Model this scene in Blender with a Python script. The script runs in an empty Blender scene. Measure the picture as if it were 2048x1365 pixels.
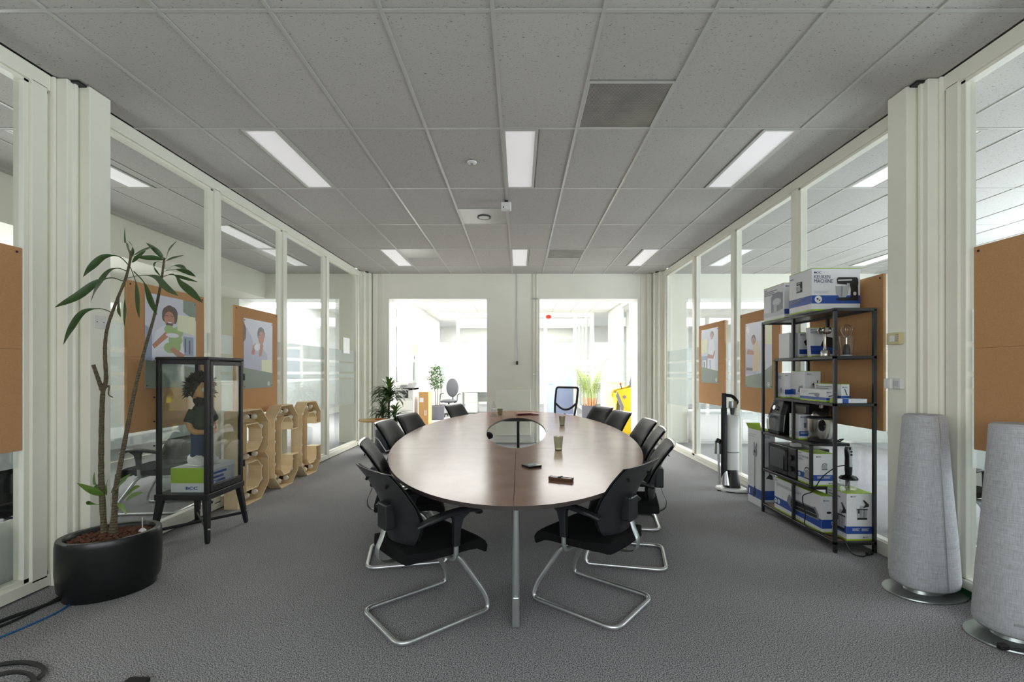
import bpy, bmesh, math, random
from mathutils import Vector, Matrix
random.seed(7)
PI = math.pi
SC = bpy.context.scene
COL = SC.collection

# ------------------------------------------------------------------ camera, world, lights, exposure
FPX, CX, CY, EYE = 920.0, 1039.0, 744.0, 1.41      # focal length and vanishing point in pixels of the 2048x1365 frame
cam_d = bpy.data.cameras.new('camera')
cam_d.sensor_fit = 'HORIZONTAL'; cam_d.sensor_width = 36.0
cam_d.lens = FPX / 2048 * 36.0
cam_d.shift_x = (1024 - CX) / 2048
cam_d.shift_y = (CY - 682.5) / 2048
cam_d.clip_start = 0.05; cam_d.clip_end = 200
cam = bpy.data.objects.new('camera', cam_d); COL.objects.link(cam)
cam.location = (0, 0, EYE); cam.rotation_euler = (PI / 2, 0, 0)
SC.camera = cam

w = bpy.data.worlds.new('overcast_sky'); SC.world = w
w.use_nodes = True
bg = w.node_tree.nodes['Background']
bg.inputs[0].default_value = (0.86, 0.93, 1.0, 1); bg.inputs[1].default_value = 1.0

def area(name, loc, rot, sx, sy, power, col=(1, 1, 1)):
    l = bpy.data.lights.new(name, 'AREA'); l.shape = 'RECTANGLE'; l.size = sx; l.size_y = sy
    l.energy = power; l.color = col
    o = bpy.data.objects.new(name, l); COL.objects.link(o)
    o.location = loc; o.rotation_euler = rot
    return o
DAY = (0.93, 0.97, 1.0)
# lamps added under the closed hall ceiling to brighten it, then the side rooms
area('hall_fill_lamp', (-0.15, 11.9, 3.30), (0, 0, 0), 5.2, 3.6, 520, (1, 0.985, 0.95))
area('hall_far_fill_lamp', (-0.15, 17.3, 3.30), (0, 0, 0), 5.2, 3.6, 170, (1, 0.985, 0.95))
area('hall_left_fill_lamp', (-4.9, 11.9, 3.30), (0, 0, 0), 2.4, 4.0, 130, DAY)
area('hall_right_fill_lamp', (5.2, 11.9, 3.30), (0, 0, 0), 3.0, 4.0, 240, DAY)
area('side_room_light', (7.9, 3.9, 1.75), (0, PI / 2, 0), 2.0, 6.0, 340, (0.86, 0.93, 1.0))  # daylight through the window band of the right side room
area('side_room_light', (-6.1, 3.4, 1.75), (0, -PI / 2, 0), 2.0, 6.0, 75, (0.95, 0.98, 1.0))  # added fill lamp: the left side room has no window
area('front_window_light', (-0.15, -1.7, 1.6), (PI / 2 - 0.2, 0, 0), 5.4, 1.5, 44, (0.96, 0.98, 1.0))

SC.view_settings.view_transform = 'Standard'
SC.view_settings.look = 'None'
SC.view_settings.gamma = 1.0
SC.view_settings.use_curve_mapping = False
SC.view_settings.exposure = 0.66
try:
    SC.cycles.max_bounces = 10; SC.cycles.diffuse_bounces = 5; SC.cycles.glossy_bounces = 5
    SC.cycles.transparent_max_bounces = 24; SC.cycles.transmission_bounces = 6
    SC.cycles.use_denoising = True
    SC.cycles.sample_clamp_indirect = 8
    SC.cycles.caustics_reflective = False; SC.cycles.caustics_refractive = False
except Exception:
    pass

# ------------------------------------------------------------------ helpers
def at(px, py, D):
    """point seen at pixel (px, py) of the 2048x1365 photograph, D metres away along the room"""
    return Vector(((px - CX) / FPX * D, D, EYE - (py - CY) / FPX * D))

def lin(r, g, b):
    f = lambda c: (c / 12.92 if c <= 0.04045 else ((c + 0.055) / 1.055) ** 2.4)
    return (f(r / 255), f(g / 255), f(b / 255), 1)

def mat(name, rgb, rough=0.5, metal=0.0, noise=0.0, nscale=8.0, bump=0.0, bscale=200.0, spec=0.5, emit=0.0, coat=0.0):
    m = bpy.data.materials.new(name); m.use_nodes = True
    nt = m.node_tree; b = nt.nodes['Principled BSDF']
    c = lin(*rgb)
    b.inputs['Base Color'].default_value = c
    b.inputs['Roughness'].default_value = rough
    b.inputs['Metallic'].default_value = metal
    b.inputs['Specular IOR Level'].default_value = spec
    b.inputs['Coat Weight'].default_value = coat
    if emit:
        b.inputs['Emission Color'].default_value = c
        b.inputs['Emission Strength'].default_value = emit
    g = None
    if noise or bump:
        g = nt.nodes.new('ShaderNodeNewGeometry')
    if noise:
        n = nt.nodes.new('ShaderNodeTexNoise'); n.inputs['Scale'].default_value = nscale; n.inputs['Detail'].default_value = 4
        nt.links.new(g.outputs['Position'], n.inputs['Vector'])
        r = nt.nodes.new('ShaderNodeMapRange')
        r.inputs['From Min'].default_value = 0.25; r.inputs['From Max'].default_value = 0.75
        r.inputs['To Min'].default_value = 1 - noise; r.inputs['To Max'].default_value = 1 + noise
        nt.links.new(n.outputs['Fac'], r.inputs['Value'])
        mx = nt.nodes.new('ShaderNodeVectorMath'); mx.operation = 'SCALE'
        mx.inputs[0].default_value = c[:3]
        nt.links.new(r.outputs[0], mx.inputs['Scale'])
        nt.links.new(mx.outputs[0], b.inputs['Base Color'])
    if bump:
        n2 = nt.nodes.new('ShaderNodeTexNoise'); n2.inputs['Scale'].default_value = bscale; n2.inputs['Detail'].default_value = 2
        nt.links.new(g.outputs['Position'], n2.inputs['Vector'])
        bp = nt.nodes.new('ShaderNodeBump'); bp.inputs['Strength'].default_value = bump; bp.inputs['Distance'].default_value = 0.004
        nt.links.new(n2.outputs['Fac'], bp.inputs['Height']); nt.links.new(bp.outputs[0], b.inputs['Normal'])
    return m

def nodes_of(m):
    return m.node_tree, m.node_tree.nodes['Principled BSDF']

def glass_mat(name, tint=(0.945, 0.958, 0.948), f0=0.045, rough=0.0):
    """thin clear sheet: transparent, with a mirror reflection that grows at grazing angles"""
    m = bpy.data.materials.new(name); m.use_nodes = True
    nt = m.node_tree; nt.nodes.clear()
    out = nt.nodes.new('ShaderNodeOutputMaterial')
    g = nt.nodes.new('ShaderNodeNewGeometry')
    d = nt.nodes.new('ShaderNodeVectorMath'); d.operation = 'DOT_PRODUCT'
    nt.links.new(g.outputs['Incoming'], d.inputs[0]); nt.links.new(g.outputs['Normal'], d.inputs[1])
    def mth(op, a, b=None):
        n = nt.nodes.new('ShaderNodeMath'); n.operation = op
        for i, x in enumerate((a, b)):
            if x is None: continue
            if isinstance(x, (int, float)): n.inputs[i].default_value = x
            else: nt.links.new(x, n.inputs[i])
        return n.outputs[0]
    c = mth('ABSOLUTE', d.outputs['Value'])
    p = mth('POWER', mth('SUBTRACT', 1.0, c), 5.0)
    fac = mth('ADD', mth('MULTIPLY', p, 1 - f0), f0)
    t = nt.nodes.new('ShaderNodeBsdfTransparent'); t.inputs[0].default_value = (*tint, 1)
    gl = nt.nodes.new('ShaderNodeBsdfGlossy'); gl.inputs['Roughness'].default_value = rough
    mx = nt.nodes.new('ShaderNodeMixShader')
    nt.links.new(fac, mx.inputs[0]); nt.links.new(t.outputs[0], mx.inputs[1]); nt.links.new(gl.outputs[0], mx.inputs[2])
    nt.links.new(mx.outputs[0], out.inputs[0])
    return m

def film_mat(name, cover):
    m = bpy.data.materials.new(name); m.use_nodes = True
    nt = m.node_tree; nt.nodes.clear()
    out = nt.nodes.new('ShaderNodeOutputMaterial')
    t = nt.nodes.new('ShaderNodeBsdfTransparent'); t.inputs[0].default_value = (0.95, 0.98, 0.97, 1)
    df = nt.nodes.new('ShaderNodeBsdfDiffuse'); df.inputs[0].default_value = (0.80, 0.84, 0.83, 1)
    tl = nt.nodes.new('ShaderNodeBsdfTranslucent'); tl.inputs[0].default_value = (0.85, 0.89, 0.88, 1)
    a = nt.nodes.new('ShaderNodeMixShader'); a.inputs[0].default_value = 0.45
    df.inputs[0].default_value = (0.62, 0.66, 0.65, 1); tl.inputs[0].default_value = (0.62, 0.66, 0.65, 1)
    nt.links.new(df.outputs[0], a.inputs[1]); nt.links.new(tl.outputs[0], a.inputs[2])
    b = nt.nodes.new('ShaderNodeMixShader'); b.inputs[0].default_value = cover
    nt.links.new(t.outputs[0], b.inputs[1]); nt.links.new(a.outputs[0], b.inputs[2])
    nt.links.new(b.outputs[0], out.inputs[0])
    return m

class MB:
    """collects shapes and links them as one mesh object"""
    def __init__(s): s.v = []; s.f = []; s.m = []
    def add(s, vs, fs, mi=0, T=None):
        n = len(s.v)
        for p in vs:
            p = Vector(p)
            s.v.append(T @ p if T is not None else p)
        for f in fs: s.f.append([i + n for i in f]); s.m.append(mi)
        return s
    def box(s, x0, x1, y0, y1, z0, z1, mi=0, T=None):
        v = [(x0,y0,z0),(x1,y0,z0),(x1,y1,z0),(x0,y1,z0),(x0,y0,z1),(x1,y0,z1),(x1,y1,z1),(x0,y1,z1)]
        f = [(3,2,1,0),(4,5,6,7),(0,1,5,4),(1,2,6,5),(2,3,7,6),(3,0,4,7)]
        return s.add(v, f, mi, T)
    def quad(s, a, b, c, d, mi=0, T=None): return s.add([a,b,c,d], [(0,1,2,3)], mi, T)
    def poly(s, pts, mi=0, T=None): return s.add(pts, [tuple(range(len(pts)))], mi, T)
    def prism(s, poly, z0, z1, mi=0, T=None):
        n = len(poly)
        v = [(x,y,z0) for x,y in poly] + [(x,y,z1) for x,y in poly]
        f = [tuple(reversed(range(n))), tuple(range(n, 2*n))]
        f += [(i, (i+1)%n, n+(i+1)%n, n+i) for i in range(n)]
        return s.add(v, f, mi, T)
    def loft(s, rings, mi=0, T=None, caps=True, closed=True):
        n = len(rings[0]); v = [p for r in rings for p in r]; f = []
        for k in range(len(rings)-1):
            for i in range(n if closed else n-1):
                j = (i+1) % n
                f.append((k*n+i, k*n+j, (k+1)*n+j, (k+1)*n+i))
        if caps and closed:
            f.append(tuple(reversed(range(n)))); f.append(tuple(range((len(rings)-1)*n, len(rings)*n)))
        return s.add(v, f, mi, T)
    def tube(s, pts, r, seg=8, closed=False, mi=0, T=None, flat=None):
        pts = [Vector(p) for p in pts]; n = len(pts)
        rs = r if isinstance(r, (list, tuple)) else [r]*n
        rings = []; up = None
        for i, p in enumerate(pts):
            if closed: t = pts[(i+1)%n] - pts[i-1]
            else: t = pts[min(i+1, n-1)] - pts[max(i-1, 0)]
            t.normalize()
            if up is None:
                up = Vector((0,0,1)) if abs(t.z) < 0.9 else Vector((0,1,0))
            a = up - t*up.dot(t)
            if a.length < 1e-5: a = t.orthogonal()
            a.normalize(); b = t.cross(a); up = a
            k1, k2 = (1, 1) if flat is None else flat
            rings.append([p + rs[i]*(k1*math.cos(2*PI*j/seg)*b + k2*math.sin(2*PI*j/seg)*a) for j in range(seg)])
        if closed: rings.append(rings[0])
        return s.loft(rings, mi, T, caps=not closed)
    def lathe(s, prof, seg=24, c=(0,0,0), mi=0, T=None, sx=1, sy=1):
        rings = [[(c[0]+sx*r*math.cos(2*PI*j/seg), c[1]+sy*r*math.sin(2*PI*j/seg), c[2]+z) for j in range(seg)] for r, z in prof]
        return s.loft(rings, mi, T)
    def ball(s, c, rx, ry, rz, seg=14, rn=8, mi=0, T=None):
        prof = [(max(1e-4, math.sin(PI*k/rn)), -math.cos(PI*k/rn)) for k in range(rn+1)]
        rings = [[(c[0]+rx*r*math.cos(2*PI*j/seg), c[1]+ry*r*math.sin(2*PI*j/seg), c[2]+rz*z) for j in range(seg)] for r, z in prof]
        return s.loft(rings, mi, T)
    def mesh(s, name, mats, sharp=0.6):
        me = bpy.data.meshes.new(name)
        me.from_pydata([tuple(p) for p in s.v], [], s.f)
        for m in (mats if isinstance(mats, (list, tuple)) else [mats]): me.materials.append(m)
        me.polygons.foreach_set('material_index', s.m)
        if sharp is not None:
            me.polygons.foreach_set('use_smooth', [True]*len(me.polygons))
            me.update()
            try: me.set_sharp_from_angle(angle=sharp)
            except Exception: pass
        me.update()
        return me
    def build(s, name, mats, parent=None, sharp=0.6, bevel=0, bseg=2):
        o = bpy.data.objects.new(name, s.mesh(name, mats, sharp)); COL.objects.link(o)
        if parent is not None: o.parent = parent
        if bevel:
            b = o.modifiers.new('bevel', 'BEVEL'); b.width = bevel; b.segments = bseg; b.limit_method = 'ANGLE'; b.angle_limit = 0.7
            b.harden_normals = False
        return o

def spline(pts, n=6, closed=False):
    P = [Vector(p) for p in pts]; out = []; N = len(P)
    for i in range(N if closed else N-1):
        p0 = P[(i-1) % N] if closed or i > 0 else P[0]*2 - P[1]
        p1 = P[i]; p2 = P[(i+1) % N]
        p3 = P[(i+2) % N] if closed or i+2 < N else P[-1]*2 - P[-2]
        for k in range(n):
            t = k/n
            out.append(0.5*((2*p1) + (-p0+p2)*t + (2*p0-5*p1+4*p2-p3)*t*t + (-p0+3*p1-3*p2+p3)*t**3))
    if not closed: out.append(P[-1])
    return out

def fillet(pts, r, n=5, closed=False):
    P = [Vector(p) for p in pts]; out = []; N = len(P)
    rr = r if isinstance(r, (list, tuple)) else [r]*N
    for i in range(N):
        if not closed and i in (0, N-1): out.append(P[i]); continue
        a = P[i-1]-P[i]; b = P[(i+1) % N]-P[i]
        d = min(rr[i], a.length*0.49, b.length*0.49)
        A = P[i]+a.normalized()*d; B = P[i]+b.normalized()*d
        for k in range(n+1):
            t = k/n
            out.append((1-t)**2*A + 2*t*(1-t)*P[i] + t*t*B)
    return out

def tag(o, label, cat, group=None, kind=None):
    o['label'] = label; o['category'] = cat
    if group: o['group'] = group
    if kind: o['kind'] = kind
    return o
def thing(name, label, cat, loc=(0,0,0), rz=0, group=None):
    o = bpy.data.objects.new(name, None); COL.objects.link(o)
    o.empty_display_size = 0.1
    o.location = loc; o.rotation_euler = (0, 0, rz)
    return tag(o, label, cat, group)
def struct(name, loc=(0,0,0)):
    o = bpy.data.objects.new(name, None); COL.objects.link(o); o.location = loc; o['kind'] = 'structure'; return o
def S(o): o['kind'] = 'structure'; return o
def dup(root, loc, rz, label, group=None):
    r = root.copy(); COL.objects.link(r); r.location = loc; r.rotation_euler = (0, 0, rz); r['label'] = label
    if group: r['group'] = group
    for ch in list(root.children):
        c = ch.copy(); COL.objects.link(c); c.parent = r
        for g in list(ch.children):
            d = g.copy(); COL.objects.link(d); d.parent = c
    return r
def inst(name, me, parent, loc=(0,0,0), rot=(0,0,0), scale=(1,1,1)):
    o = bpy.data.objects.new(name, me); COL.objects.link(o)
    if parent is not None: o.parent = parent
    o.location = loc; o.rotation_euler = rot; o.scale = scale
    return o
def face_rz(fx, fy): return math.atan2(-fx, fy)
def TR(loc=(0,0,0), rx=0, ry=0, rz=0):
    return Matrix.Translation(loc) @ Matrix.Rotation(rz, 4, 'Z') @ Matrix.Rotation(ry, 4, 'Y') @ Matrix.Rotation(rx, 4, 'X')

_txt = {}
def text_shape(s, bold=0.0):
    """triangles of a line of lettering, height 1 (capitals), starting at x = 0"""
    k = (s, bold)
    if k not in _txt:
        c = bpy.data.curves.new('lettering', 'FONT'); c.body = s; c.size = 1.0; c.offset = bold; c.resolution_u = 2
        o = bpy.data.objects.new('lettering', c); COL.objects.link(o)
        dg = bpy.context.evaluated_depsgraph_get()
        me = bpy.data.meshes.new_from_object(o.evaluated_get(dg))
        vs = [v.co.copy() for v in me.vertices]; fs = [tuple(p.vertices) for p in me.polygons]
        bpy.data.objects.remove(o); bpy.data.curves.remove(c); bpy.data.meshes.remove(me)
        x0 = min(v.x for v in vs); x1 = max(v.x for v in vs); y1 = max(v.y for v in vs); y0 = min(v.y for v in vs)
        vs = [((v.x-x0), (v.y-y0)) for v in vs]
        _txt[k] = (vs, fs, x1-x0, y1-y0)
    return _txt[k]

# ------------------------------------------------------------------ materials
M = {}
M['white'] = mat('painted_white_metal', (238, 237, 224), 0.38, noise=0.03, nscale=3)
M['wall'] = mat('painted_wall', (233, 231, 219), 0.6, noise=0.025, nscale=2.2, bump=0.05, bscale=60)
M['hallwall'] = mat('hall_white_paint', (236, 236, 232), 0.6, noise=0.02)
M['reveal'] = mat('white_reveal', (240, 240, 236), 0.5)
M['tee'] = mat('ceiling_tee_paint', (182, 182, 177), 0.3, metal=0.0)
M['glass'] = glass_mat('partition_glass')
M['clear'] = glass_mat('clear_glass', (0.985, 0.99, 0.985), 0.04)
M['cabglass'] = glass_mat('cabinet_glass', (0.95, 0.965, 0.955), 0.04)
M['film'] = film_mat('frosted_film', 0.74)
M['film2'] = film_mat('frosted_film_light', 0.5)
M['chrome'] = mat('satin_steel_tube', (206, 209, 209), 0.36, 0.9, noise=0.05, nscale=20)
M['alu'] = mat('silver_paint', (176, 182, 180), 0.33, 0.75)
M['plastic'] = mat('black_plastic_shell', (34, 36, 38), 0.3, noise=0.08, nscale=30, bump=0.08, bscale=500)
M['blackfab'] = mat('black_fabric', (20, 20, 21), 0.92, noise=0.2, nscale=60, bump=0.3, bscale=900, spec=0.2)
M['leather'] = mat('black_backrest_upholstery', (22, 24, 23), 0.6, spec=0.25, noise=0.1, nscale=25, bump=0.1, bscale=300)
M['black'] = mat('black_powder_coat', (26, 27, 29), 0.45)
M['blackgloss'] = mat('gloss_black', (18, 18, 20), 0.16)
M['rubber'] = mat('black_rubber', (20, 20, 21), 0.6)
M['whitep'] = mat('white_plastic', (222, 223, 220), 0.4)
M['cork'] = mat('cork_board', (198, 152, 108), 0.9, noise=0.10, nscale=180, bump=0.15, bscale=250, spec=0.2)
M['paper'] = mat('white_card', (222, 224, 226), 0.5, noise=0.02, nscale=6)
M['lime'] = mat('lime_print', (158, 192, 44), 0.5)
M['blue'] = mat('blue_print', (32, 74, 158), 0.45)
M['navy'] = mat('navy_print', (30, 46, 92), 0.5)
M['greyprint'] = mat('grey_print', (132, 136, 146), 0.5)
M['palegrey'] = mat('pale_grey_print', (196, 198, 204), 0.5)
M['inkblack'] = mat('black_print', (26, 26, 28), 0.5)
M['silverprint'] = mat('silver_print', (170, 172, 174), 0.35)
M['steel'] = mat('brushed_steel', (196, 192, 184), 0.24, 1.0, noise=0.06, nscale=40)
M['ply'] = mat('birch_plywood', (232, 208, 166), 0.55, noise=0.06, nscale=14)
M['plyedge'] = mat('plywood_edge', (232, 212, 172), 0.6)
M['bulb'] = mat('opal_bulb', (236, 228, 214), 0.25)
M['greenleaf'] = mat('dark_green_leaf', (54, 82, 36), 0.4, noise=0.25, nscale=18)
M['limeleaf'] = mat('light_green_leaf', (96, 128, 52), 0.42, noise=0.25, nscale=14)
M['palmleaf'] = mat('yellow_green_frond', (152, 172, 70), 0.5, noise=0.2, nscale=12)
M['bark'] = mat('ringed_bark', (96, 88, 68), 0.85, noise=0.4, nscale=70)
def rings(m):
    nt, b = nodes_of(m)
    g = nt.nodes.new('ShaderNodeNewGeometry')
    wv = nt.nodes.new('ShaderNodeTexWave'); wv.bands_direction = 'Z'; wv.inputs['Scale'].default_value = 18; wv.inputs['Distortion'].default_value = 2.5; wv.inputs['Detail Scale'].default_value = 3
    nt.links.new(g.outputs['Position'], wv.inputs['Vector'])
    bp = nt.nodes.new('ShaderNodeBump'); bp.inputs['Strength'].default_value = 0.8; bp.inputs['Distance'].default_value = 0.006
    nt.links.new(wv.outputs['Fac'], bp.inputs['Height']); nt.links.new(bp.outputs[0], b.inputs['Normal'])
rings(M['bark'])
M['soil'] = mat('bark_chips', (96, 62, 46), 0.95, noise=0.5, nscale=90, bump=1.0, bscale=110)
M['potblack'] = mat('black_glazed_pot', (20, 21, 22), 0.28, noise=0.2, nscale=14, bump=0.05, bscale=60)
M['potgrey'] = mat('graphite_pot', (70, 70, 78), 0.35)
M['cardboard'] = mat('cardboard', (196, 150, 98), 0.8, noise=0.05)
M['wood'] = mat('oak_side_table', (196, 158, 100), 0.4, noise=0.08, nscale=10)
M['yellow'] = mat('yellow_laminate', (246, 204, 20), 0.4)
M['skin'] = mat('painted_doll_skin', (192, 146, 98), 0.45)
M['shirt'] = mat('olive_green_shirt', (52, 62, 48), 0.8, noise=0.15, nscale=40)
M['jeans'] = mat('blue_denim', (48, 62, 92), 0.85, noise=0.25, nscale=60)
M['hair'] = mat('dark_brown_hair', (40, 32, 28), 0.7)
M['shoe'] = mat('white_shoe', (212, 210, 206), 0.5)
M['greycarpetbase'] = None
M['bluecable'] = mat('blue_cable_sheath', (28, 92, 150), 0.5)
M['red'] = mat('red_paint', (190, 40, 30), 0.5)
M['greybox'] = mat('light_grey_casing', (206, 208, 206), 0.4)
M['beige'] = mat('beige_plastic', (206, 196, 150), 0.5)
M['green'] = mat('dark_green_skirting', (40, 82, 56), 0.5)
M['doorblue'] = mat('pale_blue_door', (142, 154, 184), 0.5)

def carpet():
    m = bpy.data.materials.new('grey_loop_carpet'); m.use_nodes = True
    nt, b = nodes_of(m)
    g = nt.nodes.new('ShaderNodeNewGeometry')
    n = nt.nodes.new('ShaderNodeTexNoise'); n.inputs['Scale'].default_value = 190; n.inputs['Detail'].default_value = 2; n.inputs['Roughness'].default_value = 0.7
    n2 = nt.nodes.new('ShaderNodeTexNoise'); n2.inputs['Scale'].default_value = 1.1; n2.inputs['Detail'].default_value = 3
    nt.links.new(g.outputs['Position'], n.inputs['Vector']); nt.links.new(g.outputs['Position'], n2.inputs['Vector'])
    r = nt.nodes.new('ShaderNodeValToRGB')
    r.color_ramp.elements[0].position = 0.40; r.color_ramp.elements[0].color = lin(52, 52, 54)
    r.color_ramp.elements[1].position = 0.60; r.color_ramp.elements[1].color = lin(196, 195, 197)
    nt.links.new(n.outputs['Fac'], r.inputs[0])
    k = nt.nodes.new('ShaderNodeMapRange'); k.inputs['From Min'].default_value = 0.3; k.inputs['From Max'].default_value = 0.7
    k.inputs['To Min'].default_value = 0.93; k.inputs['To Max'].default_value = 1.05
    nt.links.new(n2.outputs['Fac'], k.inputs['Value'])
    s = nt.nodes.new('ShaderNodeVectorMath'); s.operation = 'SCALE'
    nt.links.new(r.outputs[0], s.inputs[0]); nt.links.new(k.outputs[0], s.inputs['Scale'])
    nt.links.new(s.outputs[0], b.inputs['Base Color'])
    b.inputs['Roughness'].default_value = 0.95; b.inputs['Specular IOR Level'].default_value = 0.15
    bp = nt.nodes.new('ShaderNodeBump'); bp.inputs['Strength'].default_value = 0.3; bp.inputs['Distance'].default_value = 0.002
    nt.links.new(n.outputs['Fac'], bp.inputs['Height']); nt.links.new(bp.outputs[0], b.inputs['Normal'])
    return m
M['carpet'] = carpet()

def tile_material():
    m = bpy.data.materials.new('fissured_mineral_tile'); m.use_nodes = True
    nt, b = nodes_of(m)
    g = nt.nodes.new('ShaderNodeNewGeometry')
    mp = nt.nodes.new('ShaderNodeMapping'); mp.inputs['Scale'].default_value = (62, 150, 62)
    nt.links.new(g.outputs['Position'], mp.inputs['Vector'])
    n = nt.nodes.new('ShaderNodeTexNoise'); n.inputs['Scale'].default_value = 1.0; n.inputs['Detail'].default_value = 3; n.inputs['Distortion'].default_value = 0.6
    nt.links.new(mp.outputs[0], n.inputs['Vector'])
    r = nt.nodes.new('ShaderNodeValToRGB')
    r.color_ramp.elements[0].position = 0.30; r.color_ramp.elements[0].color = lin(96, 96, 93)
    r.color_ramp.elements[1].position = 0.37; r.color_ramp.elements[1].color = lin(186, 184, 180)
    nt.links.new(n.outputs['Fac'], r.inputs[0])
    oi = nt.nodes.new('ShaderNodeObjectInfo')
    k = nt.nodes.new('ShaderNodeMapRange'); k.inputs['To Min'].default_value = 0.95; k.inputs['To Max'].default_value = 1.03
    nt.links.new(oi.outputs['Random'], k.inputs['Value'])
    s = nt.nodes.new('ShaderNodeVectorMath'); s.operation = 'SCALE'
    nt.links.new(r.outputs[0], s.inputs[0]); nt.links.new(k.outputs[0], s.inputs['Scale'])
    nt.links.new(s.outputs[0], b.inputs['Base Color'])
    b.inputs['Roughness'].default_value = 0.9; b.inputs['Specular IOR Level'].default_value = 0.2
    bp = nt.nodes.new('ShaderNodeBump'); bp.inputs['Strength'].default_value = 0.4; bp.inputs['Distance'].default_value = 0.003
    nt.links.new(n.outputs['Fac'], bp.inputs['Height']); nt.links.new(bp.outputs[0], b.inputs['Normal'])
    return m
M['tile'] = tile_material()

def table_material():
    m = bpy.data.materials.new('pear_wood_laminate'); m.use_nodes = True
    nt, b = nodes_of(m)
    g = nt.nodes.new('ShaderNodeNewGeometry')
    mp = nt.nodes.new('ShaderNodeMapping'); mp.inputs['Scale'].default_value = (5, 5, 5)
    nt.links.new(g.outputs['Position'], mp.inputs['Vector'])
    n = nt.nodes.new('ShaderNodeTexNoise'); n.inputs['Scale'].default_value = 1; n.inputs['Detail'].default_value = 5
    nt.links.new(mp.outputs[0], n.inputs['Vector'])
    r = nt.nodes.new('ShaderNodeValToRGB')
    r.color_ramp.elements[0].position = 0.3; r.color_ramp.elements[0].color = lin(140, 106, 90)
    r.color_ramp.elements[1].position = 0.75; r.color_ramp.elements[1].color = lin(152, 119, 102)
    nt.links.new(n.outputs['Fac'], r.inputs[0]); nt.links.new(r.outputs[0], b.inputs['Base Color'])
    n2 = nt.nodes.new('ShaderNodeTexNoise'); n2.inputs['Scale'].default_value = 3.0; n2.inputs['Detail'].default_value = 5
    nt.links.new(g.outputs['Position'], n2.inputs['Vector'])
    k = nt.nodes.new('ShaderNodeMapRange'); k.inputs['To Min'].default_value = 0.19; k.inputs['To Max'].default_value = 0.23
    nt.links.new(n2.outputs['Fac'], k.inputs['Value']); nt.links.new(k.outputs[0], b.inputs['Roughness'])
    b.inputs['Specular IOR Level'].default_value = 0.3
    df = nt.nodes.new('ShaderNodeBsdfDiffuse'); nt.links.new(r.outputs[0], df.inputs[0])
    mx = nt.nodes.new('ShaderNodeMixShader'); mx.inputs[0].default_value = 0.54
    nt.links.new(df.outputs[0], mx.inputs[1]); nt.links.new(b.outputs[0], mx.inputs[2])
    nt.links.new(mx.outputs[0], nt.nodes['Material Output'].inputs[0])
    return m
M['table'] = table_material()

def weave_material():
    m = bpy.data.materials.new('grey_speaker_cloth'); m.use_nodes = True
    nt, b = nodes_of(m)
    tc = nt.nodes.new('ShaderNodeTexCoord')
    outs = []
    for sc in ((18, 18, 420), (330, 330, 8)):
        mp = nt.nodes.new('ShaderNodeMapping'); mp.inputs['Scale'].default_value = sc
        nt.links.new(tc.outputs['Object'], mp.inputs['Vector'])
        n = nt.nodes.new('ShaderNodeTexNoise'); n.inputs['Scale'].default_value = 1; n.inputs['Detail'].default_value = 2
        nt.links.new(mp.outputs[0], n.inputs['Vector']); outs.append(n.outputs['Fac'])
    a = nt.nodes.new('ShaderNodeMath'); a.operation = 'ADD'
    nt.links.new(outs[0], a.inputs[0]); nt.links.new(outs[1], a.inputs[1])
    r = nt.nodes.new('ShaderNodeMapRange'); r.inputs['From Min'].default_value = 0.6; r.inputs['From Max'].default_value = 1.4
    nt.links.new(a.outputs[0], r.inputs['Value'])
    cr = nt.nodes.new('ShaderNodeValToRGB')
    cr.color_ramp.elements[0].color = lin(154, 155, 158); cr.color_ramp.elements[1].color = lin(206, 207, 210)
    nt.links.new(r.outputs[0], cr.inputs[0]); nt.links.new(cr.outputs[0], b.inputs['Base Color'])
    b.inputs['Roughness'].default_value = 0.95; b.inputs['Specular IOR Level'].default_value = 0.15
    return m
M['weave'] = weave_material()

def grille_material():
    m = bpy.data.materials.new('perforated_grille'); m.use_nodes = True
    nt, b = nodes_of(m)
    g = nt.nodes.new('ShaderNodeNewGeometry')
    v = nt.nodes.new('ShaderNodeTexVoronoi'); v.inputs['Scale'].default_value = 110; v.inputs['Randomness'].default_value = 0
    nt.links.new(g.outputs['Position'], v.inputs['Vector'])
    n = nt.nodes.new('ShaderNodeTexNoise'); n.inputs['Scale'].default_value = 5
    nt.links.new(g.outputs['Position'], n.inputs['Vector'])
    r = nt.nodes.new('ShaderNodeValToRGB')
    r.color_ramp.elements[0].position = 0.25; r.color_ramp.elements[0].color = lin(70, 68, 62)
    r.color_ramp.elements[1].position = 0.45; r.color_ramp.elements[1].color = lin(158, 155, 146)
    nt.links.new(v.outputs['Distance'], r.inputs[0])
    k = nt.nodes.new('ShaderNodeMapRange'); k.inputs['From Min'].default_value = 0.3; k.inputs['From Max'].default_value = 0.7
    k.inputs['To Min'].default_value = 0.75; k.inputs['To Max'].default_value = 1.1
    nt.links.new(n.outputs['Fac'], k.inputs['Value'])
    s = nt.nodes.new('ShaderNodeVectorMath'); s.operation = 'SCALE'
    nt.links.new(r.outputs[0], s.inputs[0]); nt.links.new(k.outputs[0], s.inputs['Scale'])
    nt.links.new(s.outputs[0], b.inputs['Base Color'])
    b.inputs['Roughness'].default_value = 0.6
    return m
M['grille'] = grille_material()
M['halltile'] = mat('glare_whitened_hall_tile', (232, 231, 227), 0.8, bump=0.1, bscale=160)  # room tile whitened, the hall's bright light put into its colour
M['diffuser'] = mat('lit_diffuser', (250, 248, 250), 0.6, emit=0.17)
M['halldiffuser'] = mat('lit_hall_diffuser', (255, 253, 250), 0.6, emit=3.0)

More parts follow.
